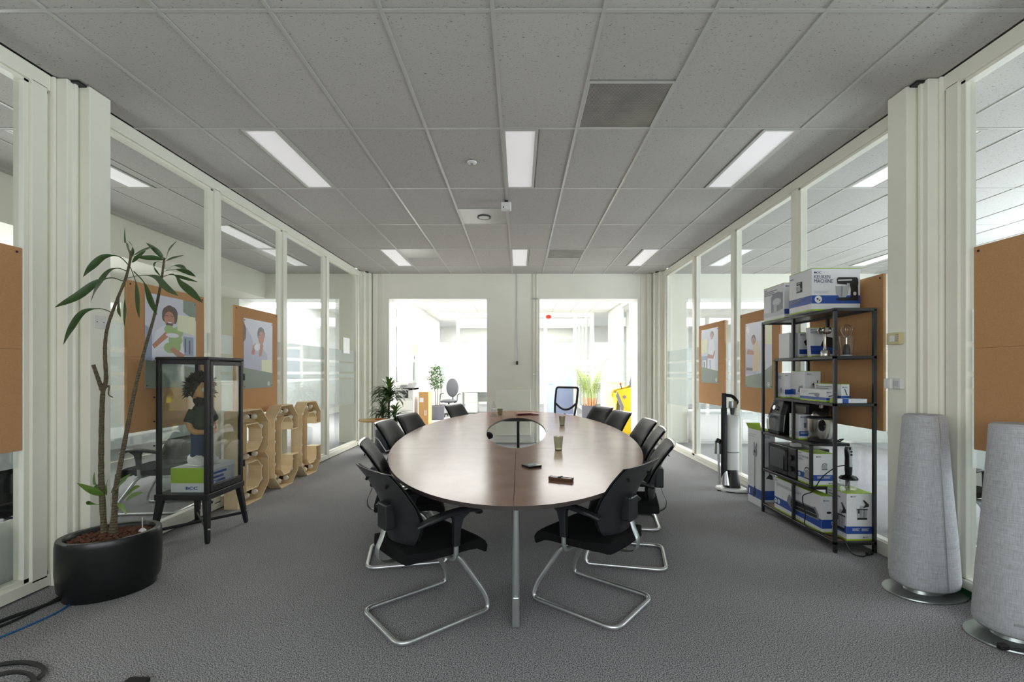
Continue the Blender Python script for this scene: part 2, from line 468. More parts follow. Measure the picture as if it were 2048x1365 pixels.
# ------------------------------------------------------------------ the setting
XC = -0.145                # the room's centre line
HW = 2.93                  # half its width
XL, XR = XC - HW, XC + HW  # -3.075, 2.785
YB = 9.14                  # back wall
ZC = EYE + 1.942           # ceiling
YF = -1.8                  # wall behind the camera
LX, RX = -6.3, 8.1        # outer walls of the side rooms
HALL0, HALL1 = YB + 0.50, 20.0

S(MB().box(LX-0.2, RX+0.2, YF-0.2, HALL1+0.2, -0.12, 0.0).build('floor', M['carpet'], sharp=None))

# ceilings: tiles in exposed tees
_tile = {}
def tile_mesh(wd, ln, tm='tile'):
    k = (round(wd, 3), round(ln, 3), tm)
    if k not in _tile:
        b = MB(); e = 0.006
        x, y = wd/2, ln/2
        top = [(-x,-y,0.022),(x,-y,0.022),(x,y,0.022),(-x,y,0.022)]
        mid = [(-x,-y,0.004),(x,-y,0.004),(x,y,0.004),(-x,y,0.004)]
        low = [(-x+e,-y+e,0.0),(x-e,-y+e,0.0),(x-e,y-e,0.0),(-x+e,y-e,0.0)]
        b.loft([low, mid, top])
        _tile[k] = b.mesh('ceiling_tile', M[tm], None)
    return _tile[k]
X0T, Y0T = -0.145, 2.476
def grid_lines(a, b, o, step):
    k0 = math.ceil((a - o) / step - 1e-6); L = [a]
    while o + k0*step < b - 1e-6:
        if o + k0*step > a + 1e-6: L.append(o + k0*step)
        k0 += 1
    return L + [b]
def ceiling(name, x0, x1, y0, y1, holes=(), slab=True, tmat='tile'):
    """holes: rectangles (xa, xb, ya, yb) kept free for lamps and grilles"""
    root = struct(name)
    if slab:
        MB().box(x0-0.05, x1+0.05, y0, y1, ZC+0.12, ZC+0.2).build('slab', M['hallwall'], root, None)
    xs, ys = grid_lines(x0, x1, X0T, 0.6), grid_lines(y0, y1, Y0T, 1.2)
    for a, b in zip(xs, xs[1:]):
        for c, d in zip(ys, ys[1:]):
            parts = [(a, b, c, d)]
            for h in holes:
                nxt = []
                for (p, q, r, s) in parts:
                    if h[0] < q-0.02 and h[1] > p+0.02 and h[2] < s-0.02 and h[3] > r+0.02:
                        if h[0]-p > 0.05: nxt.append((p, h[0], r, s))
                        if q-h[1] > 0.05: nxt.append((h[1], q, r, s))
                        if h[2]-r > 0.05: nxt.append((max(p, h[0]), min(q, h[1]), r, h[2]))
                        if s-h[3] > 0.05: nxt.append((max(p, h[0]), min(q, h[1]), h[3], s))
                    else: nxt.append((p, q, r, s))
                parts = nxt
            for (p, q, r, s) in parts:
                if q-p < 0.04 or s-r < 0.04: continue
                inst('ceiling_tile', tile_mesh(q-p-0.006, s-r-0.006, tmat), root, ((p+q)/2, (r+s)/2, ZC+0.005+random.uniform(0, 0.002)))
    t = 0.011
    for x in xs[1:-1]:
        MB().box(x-t, x+t, y0, y1, ZC, ZC+0.012).build('ceiling_tee', M['tee'], root, None)
    for y in ys[1:-1]:
        MB().box(x0, x1, y-t, y+t, ZC+0.001, ZC+0.012).build('ceiling_tee', M['tee'], root, None)
    return root
LIGHTS = []
for ya in (3.676, 7.276):
    for xa, xb in ((-2.245, -1.945), (-0.145, 0.155), (1.955, 2.255)):
        LIGHTS.append((xa, xb, ya, ya+1.2))
GR = [(0.455, 1.055, 3.076, 3.676), (-0.745, -0.145, 5.476, 6.076), (0.455, 1.055, 7.276, 7.876), (-1.945, -1.345, 7.276, 7.876)]
ceiling('ceiling', XL, XR, YF, YB, LIGHTS + GR)
LLIGHT = [(-4.145, -3.845, 6.076, 7.276), (-4.145, -3.845, 7.276, 8.476), (-4.145, -3.845, 3.676, 4.876)]
ceiling('ceiling_left', -5.05, XL-0.1, YF, YB, LLIGHT)
MB().box(LX, -5.05, YF, YB, 2.87, ZC+0.1).build('trim_4', M['wall'], None, None)['kind'] = 'structure'
RLIGHT = [(3.455, 3.755, 3.676, 4.876), (3.455, 3.755, 7.276, 8.476), (6.055, 6.355, 3.676, 4.876), (6.055, 6.355, 7.276, 8.476)]
ceiling('ceiling_right', XR+0.1, RX, YF, YB, RLIGHT)
ceiling('ceiling_hall', LX, RX, HALL0, 15.0, tmat='halltile')
S(MB().box(LX, RX, 15.0, HALL1, ZC, ZC+0.1).build('ceiling_far', M['hallwall'], None, None))

def lamp_panel(r, label, diff, group):
    xa, xb, ya, yb = r
    t = thing('ceiling_light', label, 'ceiling light', ((xa+xb)/2, (ya+yb)/2, ZC), 0, group)
    x, y = (xb-xa)/2-0.004, (yb-ya)/2-0.008
    b = MB(); f = 0.026
    b.box(-x, x, -y, -y+f, -0.002, 0.03); b.box(-x, x, y-f, y, -0.002, 0.03)
    b.box(-x, -x+f, -y+f, y-f, -0.002, 0.03); b.box(x-f, x, -y+f, y-f, -0.002, 0.03)
    b.build('frame', M['tee'], t, None)
    MB().box(-x+f, x-f, -y+f, y-f, 0.004, 0.02).build('diffuser', diff, t, None)
pos = {(0, 0): 'nearer row, at the left-hand side above the dracaena', (0, 1): 'nearer row, middle one over the table', (0, 2): 'nearer row, at the right-hand side towards the shelving',
       (1, 0): 'far row by the back wall, at the left-hand side', (1, 1): 'far row by the back wall, the middle one', (1, 2): 'far row by the back wall, at the right-hand side'}
for i, r in enumerate(LIGHTS):
    lamp_panel(r, 'long white ceiling light panel, ' + pos[(i//3, i % 3)], M['diffuser'], 'light panels in the meeting room ceiling')
for i, r in enumerate(LLIGHT):
    lamp_panel(r, 'white ceiling light panel behind the left glass wall, ' + ('the middle of three', 'the farthest, by the back wall', 'the nearest to the camera')[i], M['diffuser'], 'light panels of the left side room')
for i, r in enumerate(RLIGHT):
    lamp_panel(r, 'white ceiling light panel behind the right glass wall, ' + ('nearer one by the partition', 'by the back wall and the partition', 'nearer one far from the partition', 'by the back wall, off the partition')[i], M['diffuser'], 'light panels of the right side room')

def grille(r, label, mat_, ring=False):
    xa, xb, ya, yb = r
    t = thing('ceiling_grille', label, 'ceiling vent', ((xa+xb)/2, (ya+yb)/2, ZC))
    x, y = (xb-xa)/2-0.008, (yb-ya)/2-0.008; f = 0.014
    b = MB()
    b.box(-x, x, -y, -y+f, -0.001, 0.02); b.box(-x, x, y-f, y, -0.001, 0.02)
    b.box(-x, -x+f, -y+f, y-f, -0.001, 0.02); b.box(x-f, x, -y+f, y-f, -0.001, 0.02)
    b.build('frame', M['tee'], t, None)
    MB().box(-x+f, x-f, -y+f, y-f, 0.003, 0.015).build('perforated_plate', mat_, t, None)
    if ring:
        MB().lathe([(0.068, 0.003), (0.086, 0.003), (0.088, -0.006), (0.068, -0.006)], 28).build('ring', M['black'], t)
        MB().lathe([(0.0, 0.002), (0.066, 0.002), (0.064, -0.008), (0.0, -0.010)], 28).build('valve_disc', M['tee'], t)
M['plainpanel'] = mat('grey_metal_panel', (170, 170, 166), 0.3, 0.4)
grille(GR[0], 'dusty grey perforated square ceiling grille, the nearest and largest one', M['grille'])
grille(GR[1], 'plain grey ceiling panel with a round black-ringed air valve', M['plainpanel'], True)
grille(GR[2], 'dark grey square ceiling grille in the far light row, right of centre', M['grille'])
grille(GR[3], 'pale dusty ceiling grille in the far light row, beside the left light panel', M['plainpanel'])
t = thing('smoke_detector', 'small round white detector on the ceiling left of the middle light', 'smoke detector', (-0.44, 4.26, ZC))
MB().lathe([(0.0, -0.016), (0.026, -0.016), (0.042, -0.008), (0.046, 0.0), (0.0, 0.0)], 20).build('base', M['whitep'], t)
MB().lathe([(0.0, -0.024), (0.012, -0.024), (0.016, -0.015), (0.0, -0.015)], 16).build('sensor_dome', M['greyprint'], t)
t = thing('motion_sensor', 'small square white sensor box hanging under the ceiling over the table', 'sensor', (-0.15, 5.22, ZC))
MB().box(-0.055, 0.055, -0.05, 0.05, -0.105, -0.03).build('housing', M['whitep'], t, bevel=0.008)
MB().box(-0.02, 0.02, -0.02, 0.02, -0.035, 0.0).build('bracket', M['black'], t)
MB().ball((-0.03, -0.05, -0.09), 0.007, 0.004, 0.009).build('indicator', M['black'], t)

# ------------------------------------------------------------------ glass partitions
def partition(name, side):
    """side -1: left wall, +1: right wall. Frame face on the room side at XL / XR, 0.1 m thick, glass set back"""
    root = struct(name)
    X = lambda d: (XL - d) if side < 0 else (XR + d)     # d metres outwards from the room
    def bar(n, d0, d1, y0, y1, z0, z1, bev=0.003):
        a, b = sorted((X(d0), X(d1)))
        return MB().box(a, b, y0, y1, z0, z1).build(n, M['white'], root, None, bevel=bev, bseg=1)
    posts = [(2.88, 3.02), (4.62, 4.76), (5.97, 6.11), (7.32, 7.46), (8.74, 8.86)]
    if side > 0: posts = [(2.90, 3.03), (4.60, 4.74), (5.95, 6.09), (7.30, 7.44), (8.74, 8.86)]
    for a, b in posts:
        bar('mullion', 0.0, 0.1, a+0.022, b-0.022, 0.07, ZC-0.09)
        bar('glazing_bead', 0.018, 0.085, a-0.012, a+0.022, 0.07, ZC-0.09)
        bar('glazing_bead', 0.018, 0.085, b-0.022, b+0.012, 0.07, ZC-0.09)
    for a, b in ((YF, 3.02), (3.25, YB)):
        bar('top_rail', 0.0, 0.1, a, b, ZC-0.1, ZC)
        bar('glazing_bead', 0.018, 0.085, a, b, ZC-0.122, ZC-0.1)
        bar('bottom_rail', 0.0, 0.1, a, b, 0.012 if side < 0 else 0.05, 0.085 if side < 0 else 0.105)
        bar('glazing_bead', 0.018, 0.085, a, b, 0.08, 0.112)
    if side > 0:
        a, b = sorted((X(0.006), X(0.09)))
        MB().box(a, b, YF, 3.02, 0.0, 0.05).build('skirting', M['green'], root, None)
        MB().box(a, b, 3.25, YB, 0.0, 0.05).build('skirting', M['white'], root, None)
    panes = [(0.62, posts[0][0]), (YF, 0.5)] + [(posts[i][1] if i else 3.25, posts[i+1][0]) for i in range(4)]
    bar('mullion', 0.0, 0.1, 0.5, 0.62, 0.07, ZC-0.09)
    for a, b in panes:
        p, q = sorted((X(0.046), X(0.054)))
        MB().box(p, q, a-0.01, b+0.01, 0.08, ZC-0.1).build('glass_pane', M['glass'], root, None)
        f = MB(); p = X(0.057)
        for z0, z1, mi in ((1.60, 1.80, 0), (1.41, 1.565, 0), (1.305, 1.375, 0), (0.81, 1.27, 1)):
            f.quad((p, a, z0), (p, b, z0), (p, b, z1), (p, a, z1), mi)
        f.build('frosted_film', [M['film'], M['film2']], root, None)
    # stepped pillars between the glass bays
    for y in (3.02, 8.86):
        for n, d0, d1, y0, y1 in (('pillar_casing', -0.155, 0.16, 0.105, 0.268), ('pillar_core', -0.085, 0.16, 0.02, 0.105), ('pillar_trim', -0.10, 0.10, 0.06, 0.085), ('pillar_edge', -0.02, 0.12, 0.0, 0.02)):
            a, b = sorted((X(d0), X(d1)))
            MB().box(a, b, y+y0, min(y+y1, YB), 0.0, ZC).build(n, M['white'], root, None, bevel=0.006, bseg=2)
        a, b = sorted((X(-0.135), X(-0.07)))
        MB().box(a, b, y+0.045, y+0.11, ZC-0.012, ZC+0.002).build('capping', M['black'], root, None)
    return root
partition('wall_left', -1)
partition('wall_right', 1)

# back wall with two wide openings
def wall_boxes(name, boxes, m=M['wall'], parent=None):
    b = MB()
    for x in boxes: b.box(*x)
    o = b.build(name, m, parent, None)
    if parent is None: S(o)
    return o
OL = (-2.60, -0.636); OR = (0.387, 2.354); OT = 2.87
OLL = (-5.58, -3.57); ORR = (3.34, 5.33)
_ops = [OLL, OL, OR, ORR]; _xs = [LX] + [x for o in _ops for x in o] + [RX]
wall_boxes('wall_back', [(_xs[2*k], _xs[2*k+1], YB, HALL0, 0, ZC+0.1) for k in range(5)] + [(o[0], o[1], YB, HALL0, OT, ZC+0.1) for o in _ops])
for n, o in (('trim_1', OL), ('trim_2', OR), ('trim_5', OLL), ('trim_6', ORR)):
    b = MB(); e = 0.012
    b.box(o[0], o[0]+e, YB-0.004, HALL0+0.004, 0, OT); b.box(o[1]-e, o[1], YB-0.004, HALL0+0.004, 0, OT)
    b.box(o[0], o[1], YB-0.004, HALL0+0.004, OT-e, OT)
    S(b.build(n, M['reveal'], None, None))
# slim vertical posts in the corners of the back wall
b = MB(); b.box(-2.90, -2.82, YB-0.05, YB, 0, ZC); b.box(-2.72, -2.70, YB-0.012, YB, 0, ZC)
b.box(2.53, 2.61, YB-0.05, YB, 0, ZC); b.box(2.41, 2.43, YB-0.012, YB, 0, ZC)
S(b.build('trim_3', M['white'], None, None, bevel=0.004))
wall_boxes('wall_front', [(LX-0.2, -2.9, YF-0.2, YF, 0, ZC+0.1), (2.6, RX+0.2, YF-0.2, YF, 0, ZC+0.1), (-2.9, 2.6, YF-0.2, YF, 0, 0.85), (-2.9, 2.6, YF-0.2, YF, 2.9, ZC+0.1)])
win = struct('window_3')
for k in range(4):
    x0 = -2.9 + 1.375*k
    MB().box(x0, x0+1.375, YF-0.12, YF-0.11, 0.85, 2.9).build('pane', M['clear'], win, None)
    MB().box(x0-0.03, x0+0.03, YF-0.15, YF-0.07, 0.85, 2.9).build('window_post', M['white'], win, None)
wall_boxes('wall_outer_left', [(LX-0.2, LX, YF, YB, 0, ZC+0.1)])
# the right side room looks out through a window band
wall_boxes('wall_outer_right', [(RX, RX+0.2, YF, YB, 0, 0.8), (RX, RX+0.2, YF, YB, 2.75, ZC+0.1), (RX, RX+0.2, YF, -0.3, 0.8, 2.75), (RX, RX+0.2, 6.7, YB, 0.8, 2.75)])
win = struct('window_1')
for k in range(5):
    y0 = -0.3 + k*1.4
    MB().box(RX+0.08, RX+0.09, y0, y0+1.4, 0.8, 2.75).build('pane', M['clear'], win, None)
    MB().box(RX+0.05, RX+0.13, y0-0.03, y0+0.03, 0.8, 2.75).build('window_post', M['white'], win, None)
MB().box(RX+0.05, RX+0.13, -0.3, 6.7, 0.8, 0.86).build('window_sill', M['white'], win, None)

# the bright hall beyond
wall_boxes('wall_hall_left', [(LX-0.2, LX, HALL0, HALL1, 0, ZC+0.1)], M['hallwall'])
wall_boxes('wall_hall_right', [(RX, RX+0.2, HALL0, HALL1, 0, ZC+0.1)], M['hallwall'])
wall_boxes('wall_hall_end', [(LX, RX, HALL1, HALL1+0.2, 0, 0.9), (LX, RX, HALL1, HALL1+0.2, 2.7, ZC+0.1), (LX, -4.5, HALL1, HALL1+0.2, 0.9, 2.7), (4.5, RX, HALL1, HALL1+0.2, 0.9, 2.7)], M['hallwall'])
win = struct('window_2')
for k in range(6):
    x0 = -4.5 + 1.5*k
    MB().box(x0, x0+1.5, HALL1+0.08, HALL1+0.09, 0.9, 2.7).build('pane', M['clear'], win, None)
    MB().box(x0-0.04, x0+0.04, HALL1+0.05, HALL1+0.13, 0.9, 2.7).build('window_post', M['white'], win, None)

def hall_side(name, X, segs, bays):
    root = struct(name)
    for a, b in segs:
        MB().box(X-0.06, X+0.06, a, b, 0, ZC).build('wall_panel', M['hallwall'], root, None)
    for a, b, n in bays:
        MB().box(X-0.05, X+0.05, a, b, ZC-0.1, ZC).build('top_rail', M['hallwall'], root, None)
        MB().box(X-0.05, X+0.05, a, b, 0, 0.1).build('bottom_rail', M['hallwall'], root, None)
        st = (b-a)/n
        for k in range(n+1):
            y = a + k*st
            MB().box(X-0.05, X+0.05, y-0.05, y+0.05, 0.1, ZC-0.1).build('mullion', M['hallwall'], root, None)
            if k < n:
                MB().box(X-0.004, X+0.004, y+0.05, y+st-0.05, 0.1, ZC-0.1).build('glass_pane', M['glass'], root, None)
    return root
hall_side('wall_hall_inner_left', -3.1, [(11.9, 17.5)], [(9.74, 11.9, 2)])
hall_side('wall_hall_inner_right', 2.95, [(13.3, 15.0)], [(9.74, 13.3, 3)])
hall_side('wall_hall_inner_far', 2.35, [], [(15.05, 19.9, 5)])
# glazed cross partition with the pale blue door
root = struct('wall_cross')
PY = 15.0
for x0, x1 in ((-2.05, -1.95), (-0.5, -0.4), (0.80, 0.89), (1.75, 1.86), (2.3, 2.42)):
    MB().box(x0, x1, PY-0.05, PY+0.05, 0, ZC-0.1).build('mullion', M['hallwall'], root, None)
MB().box(-2.6, 2.42, PY-0.06, PY+0.06, 3.18, ZC).build('top_rail', M['hallwall'], root, None)
MB().box(0.89, 1.75, PY-0.05, PY+0.05, 2.14, 2.22).build('transom', M['hallwall'], root, None)
for x0, x1, z0 in ((-1.95, -0.5, 0.05), (-0.4, 0.80, 0.05), (0.89, 1.75, 2.22), (1.86, 2.3, 0.05)):
    MB().box(x0, x1, PY-0.004, PY+0.004, z0, 3.18).build('glass_pane', M['glass'], root, None)
    if z0 < 1:
        f = MB()
        for a, c in ((1.60, 1.80), (1.41, 1.565), (1.305, 1.375), (1.22, 1.27)): f.quad((x0, PY-0.008, a), (x1, PY-0.008, a), (x1, PY-0.008, c), (x0, PY-0.008, c))
        f.build('frosted_film', M['film'], root, None)
d = struct('door_1')
MB().box(0.90, 1.74, PY-0.03, PY+0.02, 0.01, 2.13).build('door_leaf', M['doorblue'], d, None)
MB().tube([(0.97, PY-0.03, 1.03), (0.97, PY-0.07, 1.03), (1.08, PY-0.07, 1.03)], 0.01).build('handle', M['chrome'], d)
MB().ball((0.94, 14.9, 3.19), 0.09, 0.05, 0.06).build('alarm_bell', M['red'])
tag(bpy.data.objects['alarm_bell'], 'small red alarm sounder high on the hall partition', 'alarm')
# wall fittings of the back wall
t = thing('radiator', 'white ribbed panel radiator on the back wall between the two openings', 'radiator', (-0.125, YB, 0))
MB().box(-0.35, 0.35, -0.10, -0.02, 0.16, 1.06).build('core', M['white'], t, None, bevel=0.006)
fin = MB().box(-0.007, 0.007, -0.108, -0.098, 0.2, 1.02).mesh('fin', M['white'], None)
for k in range(20): inst('fin', fin, t, (-0.325 + k*0.0342, 0, 0))
MB().box(-0.355, 0.355, -0.112, -0.015, 1.045, 1.065).build('top_grille', M['white'], t, None, bevel=0.003)
MB().tube([(0.37, -0.06, 0.2), (0.40, -0.06, 0.2), (0.40, -0.06, 0.02)], 0.009).build('valve_pipe', M['chrome'], t)
for x, lab in ((0.285, 'left'), (0.345, 'right')):
    t = thing('heating_pipe', 'thin vertical white pipe on the back wall, the %s one of a clamped pair' % lab, 'pipe', (x, YB-0.02, 0))
    MB().tube([(0, 0, 1.04 if lab == 'left' else 0.0), (0, 0, ZC)], 0.009).build('tube', M['white'], t)
    for z in (2.86, 1.36): MB().box(-0.02, 0.02, -0.014, 0.02, z-0.012, z+0.012).build('clamp', M['alu'], t)
t = thing('hanging_cable', 'thin grey cable hanging down the middle of the back wall to a black plug', 'cable', (-0.05, YB-0.012, 0))
MB().tube(spline([(0, 0, ZC), (0.0, 0, 2.6), (0.004, -0.004, 2.0), (0.02, -0.012, 1.8), (0.008, -0.01, 1.62)], 5), 0.006, 6).build('cord', M['palegrey'], t)
MB().box(-0.018, 0.022, -0.03, 0.006, 1.55, 1.62).build('plug', M['black'], t, bevel=0.005)

# ------------------------------------------------------------------ conference table
TX, TY, TA, TB = -0.03, 5.09, 1.18, 2.80
HX, HY, HA, HB = -0.036, 5.36, 0.335, 1.32
TZ = 0.74; TT = 0.022
def ell(cx, cy, a, b, t): return (cx + a*math.cos(t), cy + b*math.sin(t))
Y1, Y2 = 4.02, 6.70
g = 0.0015
def outer(y0, y1, side, n=40):
    t0 = math.asin(max(-1, min(1, (y0-TY)/TB))); t1 = math.asin(max(-1, min(1, (y1-TY)/TB)))
    return [(TX + side*TA*math.cos(t0+(t1-t0)*k/n), TY + TB*math.sin(t0+(t1-t0)*k/n)) for k in range(n+1)]
def hole(side, n=48):
    return [(HX + side*max(HA*math.cos(PI/2 - PI*k/n), 0.0 if side else 0), HY + HB*math.sin(PI/2 - PI*k/n)) for k in range(n+1)]
tab = thing('conference_table', 'large oval brown wooden conference table with an oval hole in the middle', 'table', (TX, TY, 0))
M['tableedge'] = mat('dark_table_edge', (58, 50, 47), 0.45)
def slab(poly):
    if sum(a[0]*b[1]-b[0]*a[1] for a, b in zip(poly, poly[1:]+poly[:1])) < 0: poly = poly[::-1]
    poly = [(x-TX, y-TY) for x, y in poly]
    n = len(poly); z0, z1 = TZ-TT, TZ
    b = MB()
    v = [(x,y,z0) for x,y in poly] + [(x,y,z1) for x,y in poly]
    b.add(v, [tuple(range(n, 2*n))], 0)
    b.add(v, [tuple(reversed(range(n)))] + [(i, (i+1)%n, n+(i+1)%n, n+i) for i in range(n)], 1)
    b.build('tabletop_panel', [M['table'], M['tableedge']], tab, 0.5)
for s in (-1, 1):
    xs = TX + s*g
    slab([(xs, TY-TB+1e-4)] + [p for p in outer(TY-TB, Y1-g, s)[1:]] + [(xs, Y1-g)])
    slab([(xs, Y1+g)] + outer(Y1+g, Y2-g, s) + [(xs, Y2-g)] + [(max(x, xs) if s > 0 else min(x, xs), y) for x, y in hole(s)])
    slab([(xs, Y2+g)] + outer(Y2+g, TY+TB, s)[:-1] + [(xs, TY+TB-1e-4)])
def table_leg(x, y, d, m=M['alu']):
    b = MB(); x -= TX; y -= TY
    b.tube([(x, y, 0.02), (x, y, TZ-TT)], 0.021, 14)
    b.build('leg', m, tab)
    f = MB()
    ln = 0.5
    def ring(yy, hw, h): return [(x-hw, yy, 0.0), (x+hw, yy, 0.0), (x+hw*0.9, yy, h), (x-hw*0.9, yy, h)]
    e = 1 if d > 0 else -1
    f.loft([ring(y-e*0.035, 0.022, 0.17), ring(y+e*0.03, 0.022, 0.17), ring(y+e*0.2, 0.02, 0.06), ring(y+e*ln, 0.018, 0.025)])
    f.build('foot', m, tab, None, bevel=0.008)
table_leg(-0.02, 2.56, 1)
table_leg(-0.02, 6.80, -1, M['black'])  # black among silver legs: its backlit darkness is put into the colour
table_leg(-0.02, 7.62, -1)
table_leg(-0.85, 5.3, 1); table_leg(0.8, 5.3, 1)
b = MB()
for x0, x1, y0, y1 in ((-0.03, 0.03, -2.5, -1.12), (-0.03, 0.03, 1.66, 2.5), (-0.9, -0.85, -1.0, 1.6), (0.82, 0.87, -1.0, 1.6), (-0.9, 0.87, -1.16, -1.10), (-0.9, 0.87, 1.64, 1.70)):
    b.box(x0, x1, y0, y1, TZ-TT-0.035, TZ-TT)
b.build('under_frame', M['black'], tab, None)

# ------------------------------------------------------------------ cantilever conference chairs
def lerp_table(tab_, z):
    for (a, b), (c, d) in zip(tab_, tab_[1:]):
        if z <= c or (c, d) == tab_[-1]:
            t = max(0, min(1, (z-a)/(c-a))); t = t*t*(3-2*t) if False else t
            return b + (d-b)*t
BACK_W = [(0.475, 0.165), (0.50, 0.19), (0.55, 0.212), (0.62, 0.236), (0.70, 0.243), (0.80, 0.238), (0.87, 0.230), (0.89, 0.214)]
BACK_Y = [(0.475, -0.218), (0.55, -0.22), (0.62, -0.226), (0.70, -0.25), (0.80, -0.299), (0.89, -0.362)]
WRAP = [(0.475, 0.05), (0.58, 0.066), (0.68, 0.05), (0.80, 0.028), (0.89, 0.02)]
def back_surface(off, shrink, z0, z1, thick, nu=14, nz=16):
    b = MB(); front, rear = [], []
    for k in range(nz+1):
        z = z0 + (z1-z0)*k/nz; w_ = lerp_table(BACK_W, z)*shrink; y = lerp_table(BACK_Y, z); wr = lerp_table(WRAP, z)
        fr, rr = [], []
        for i in range(nu+1):
            u = -1 + 2*i/nu
            e = (1-abs(u)**6)*(1-abs(2*k/nz-1)**8)
            yy = y + wr*u*u + off
            rr.append((u*w_, yy, z)); fr.append((u*w_, yy + thick*(0.3+0.7*e), z))
        front.append(fr); rear.append(rr)
    n = nu+1
    v = [p for r in rear for p in r] + [p for r in front for p in r]; o = n*(nz+1); f = []
    for k in range(nz):
        for i in range(nu):
            a = k*n+i
            f.append((a, a+1, a+1+n, a+n)); f.append((o+a+n, o+a+n+1, o+a+1, o+a))
    for i in range(nu):
        f.append((i+1, i, o+i, o+i+1)); a = nz*n+i; f.append((a, a+1, o+a+1, o+a))
    for k in range(nz):
        a = k*n; f.append((a, a+n, o+a+n, o+a)); a = k*n+nu; f.append((a+n, a, o+a, o+a+n))
    return b.add(v, f)

def make_chair(loc, rz, label, group):
    t = thing('conference_chair', label, 'chair', loc, rz, group)
    # one bent tube
    half = [(0.10, -0.02, 0.378), (0.165, 0.10, 0.372), (0.215, 0.268, 0.10), (0.236, 0.288, 0.0148), (0.236, -0.285, 0.0148)]
    path = [(-x, y, z) for x, y, z in half] + [(x, y, z) for x, y, z in reversed(half)]
    rr = [0, 0.07, 0.12, 0.13, 0.075, 0.075, 0.13, 0.12, 0.07, 0]
    MB().tube(fillet(path, rr, 7), 0.0145, 12).build('cantilever_frame', M['chrome'], t)
    # seat: cushion with a rolled front edge
    prof = [(-0.235, 0.392, 0.452), (-0.225, 0.385, 0.462), (-0.1, 0.385, 0.448), (0.05, 0.387, 0.448), (0.15, 0.388, 0.455), (0.205, 0.382, 0.455), (0.245, 0.362, 0.438), (0.266, 0.35, 0.405), (0.262, 0.348, 0.372)]
    W = [0.19, 0.205, 0.228, 0.243, 0.25, 0.252, 0.25, 0.246, 0.242]
    rings = []
    for (y, zb, zt), hw in zip(prof, W):
        m = 10; ring = []
        for i in range(m+1):
            u = -1+2*i/m; ring.append((u*hw, y, zt - 0.018*abs(u)**4 + 0.012*u*u))
        for i in range(m+1):
            u = 1-2*i/m; ring.append((u*hw*0.96, y-0.004, zb + 0.01*abs(u)**3))
        rings.append(ring)
    MB().loft(rings).build('seat', M['blackfab'], t, 0.9)
    MB().box(-0.15, 0.15, -0.19, 0.16, 0.366, 0.388).build('seat_pan', M['plastic'], t, None, bevel=0.008)
    back_surface(0.0, 1.0, 0.475, 0.89, 0.014).build('back_shell', M['plastic'], t, 0.9)
    back_surface(0.014, 0.965, 0.50, 0.883, 0.034).build('back_cushion', M['leather'], t, 0.9)
    # slots near the top of the shell
    for s in (-1, 1):
        MB().box(-0.012, 0.012, -0.004, 0.004, -0.02, 0.02, T=TR((s*0.13, -0.299, 0.815), rx=-0.5)).build('slot', M['blackfab'], t, None, bevel=0.004)
    # height-adjusting block and the bent flat spring that carries the back
    MB().box(-0.052, 0.052, -0.278, -0.215, 0.545, 0.69, T=None).build('support_block', M['plastic'], t, None, bevel=0.01)
    MB().tube(spline([(0, -0.252, 0.57), (0, -0.275, 0.50), (0, -0.30, 0.44), (0, -0.288, 0.385), (0, -0.23, 0.358), (0, -0.12, 0.358), (0, 0.0, 0.364)], 5), 0.026, 8, flat=(1.0, 0.14)).build('back_bracket', M['alu'], t)
    for s in (-1, 1):
        pad = [(s*0.245, -0.19, 0.598), (s*0.262, -0.12, 0.622), (s*0.27, 0.0, 0.642), (s*0.272, 0.10, 0.645), (s*0.268, 0.165, 0.634), (s*0.262, 0.195, 0.61)]
        a = MB().tube(spline(pad, 4), [0.024]*4+[0.030]*13+[0.029]*3+[0.02], 12, flat=(1.15, 0.62)).build('armrest', M['plastic'], t)
        post = [[(s*0.268 + cx*kx, 0.035 + cy*ky + dy, z) for cx, cy in ((-1,-1),(1,-1),(1,1),(-1,1))] for z, kx, ky, dy in ((0.455, 0.016, 0.019, 0), (0.54, 0.017, 0.021, 0.002), (0.60, 0.018, 0.03, 0.010), (0.638, 0.022, 0.065, 0.03))]
        MB().loft(post).build('arm_post', M['plastic'], a, None, bevel=0.006)
        MB().tube(fillet([(s*0.13, 0.035, 0.372), (s*0.268, 0.035, 0.376), (s*0.268, 0.035, 0.475)], 0.05, 6), 0.014, 10).build('arm_tube', M['alu'], a)
    return t
GRP = 'black cantilever chairs round the oval table'
spots = [
 ((-0.548, 2.70), (0.76, 0.65), 'black cantilever chair at the near left end of the oval table, nearest on that side'),
 ((0.452, 2.845), (-0.775, 0.63), 'black cantilever chair at the near right end of the oval table, nearest on that side'),
 ((-0.86, 3.55), (0.97, 0.22), 'second black cantilever chair along the left side of the table, from the camera'),
 ((-1.12, 4.86), (0.99, -0.12), 'third black cantilever chair along the left side, in front of the bushy green plant'),
 ((-1.09, 5.58), (0.94, -0.34), 'fourth black cantilever chair along the left side, in front of the copier'),
 ((-0.77, 7.2), (0.88, -0.47), 'black cantilever chair at the far left end of the table before the left opening'),
 ((0.81, 3.52), (-0.97, 0.22), 'second black cantilever chair along the right side of the table, from the camera'),
 ((1.00, 4.33), (-0.97, 0.18), 'third black cantilever chair along the right side of the table, from the camera'),
 ((1.10, 5.02), (-0.99, -0.05), 'fourth black cantilever chair along the right side, half hidden behind the third'),
 ((1.05, 5.98), (-0.95, -0.32), 'fifth black cantilever chair along the right side, second from the far end'),
 ((0.97, 6.74), (-0.88, -0.48), 'farthest black cantilever chair along the right side, before the yellow machine'),
]
chair0 = None
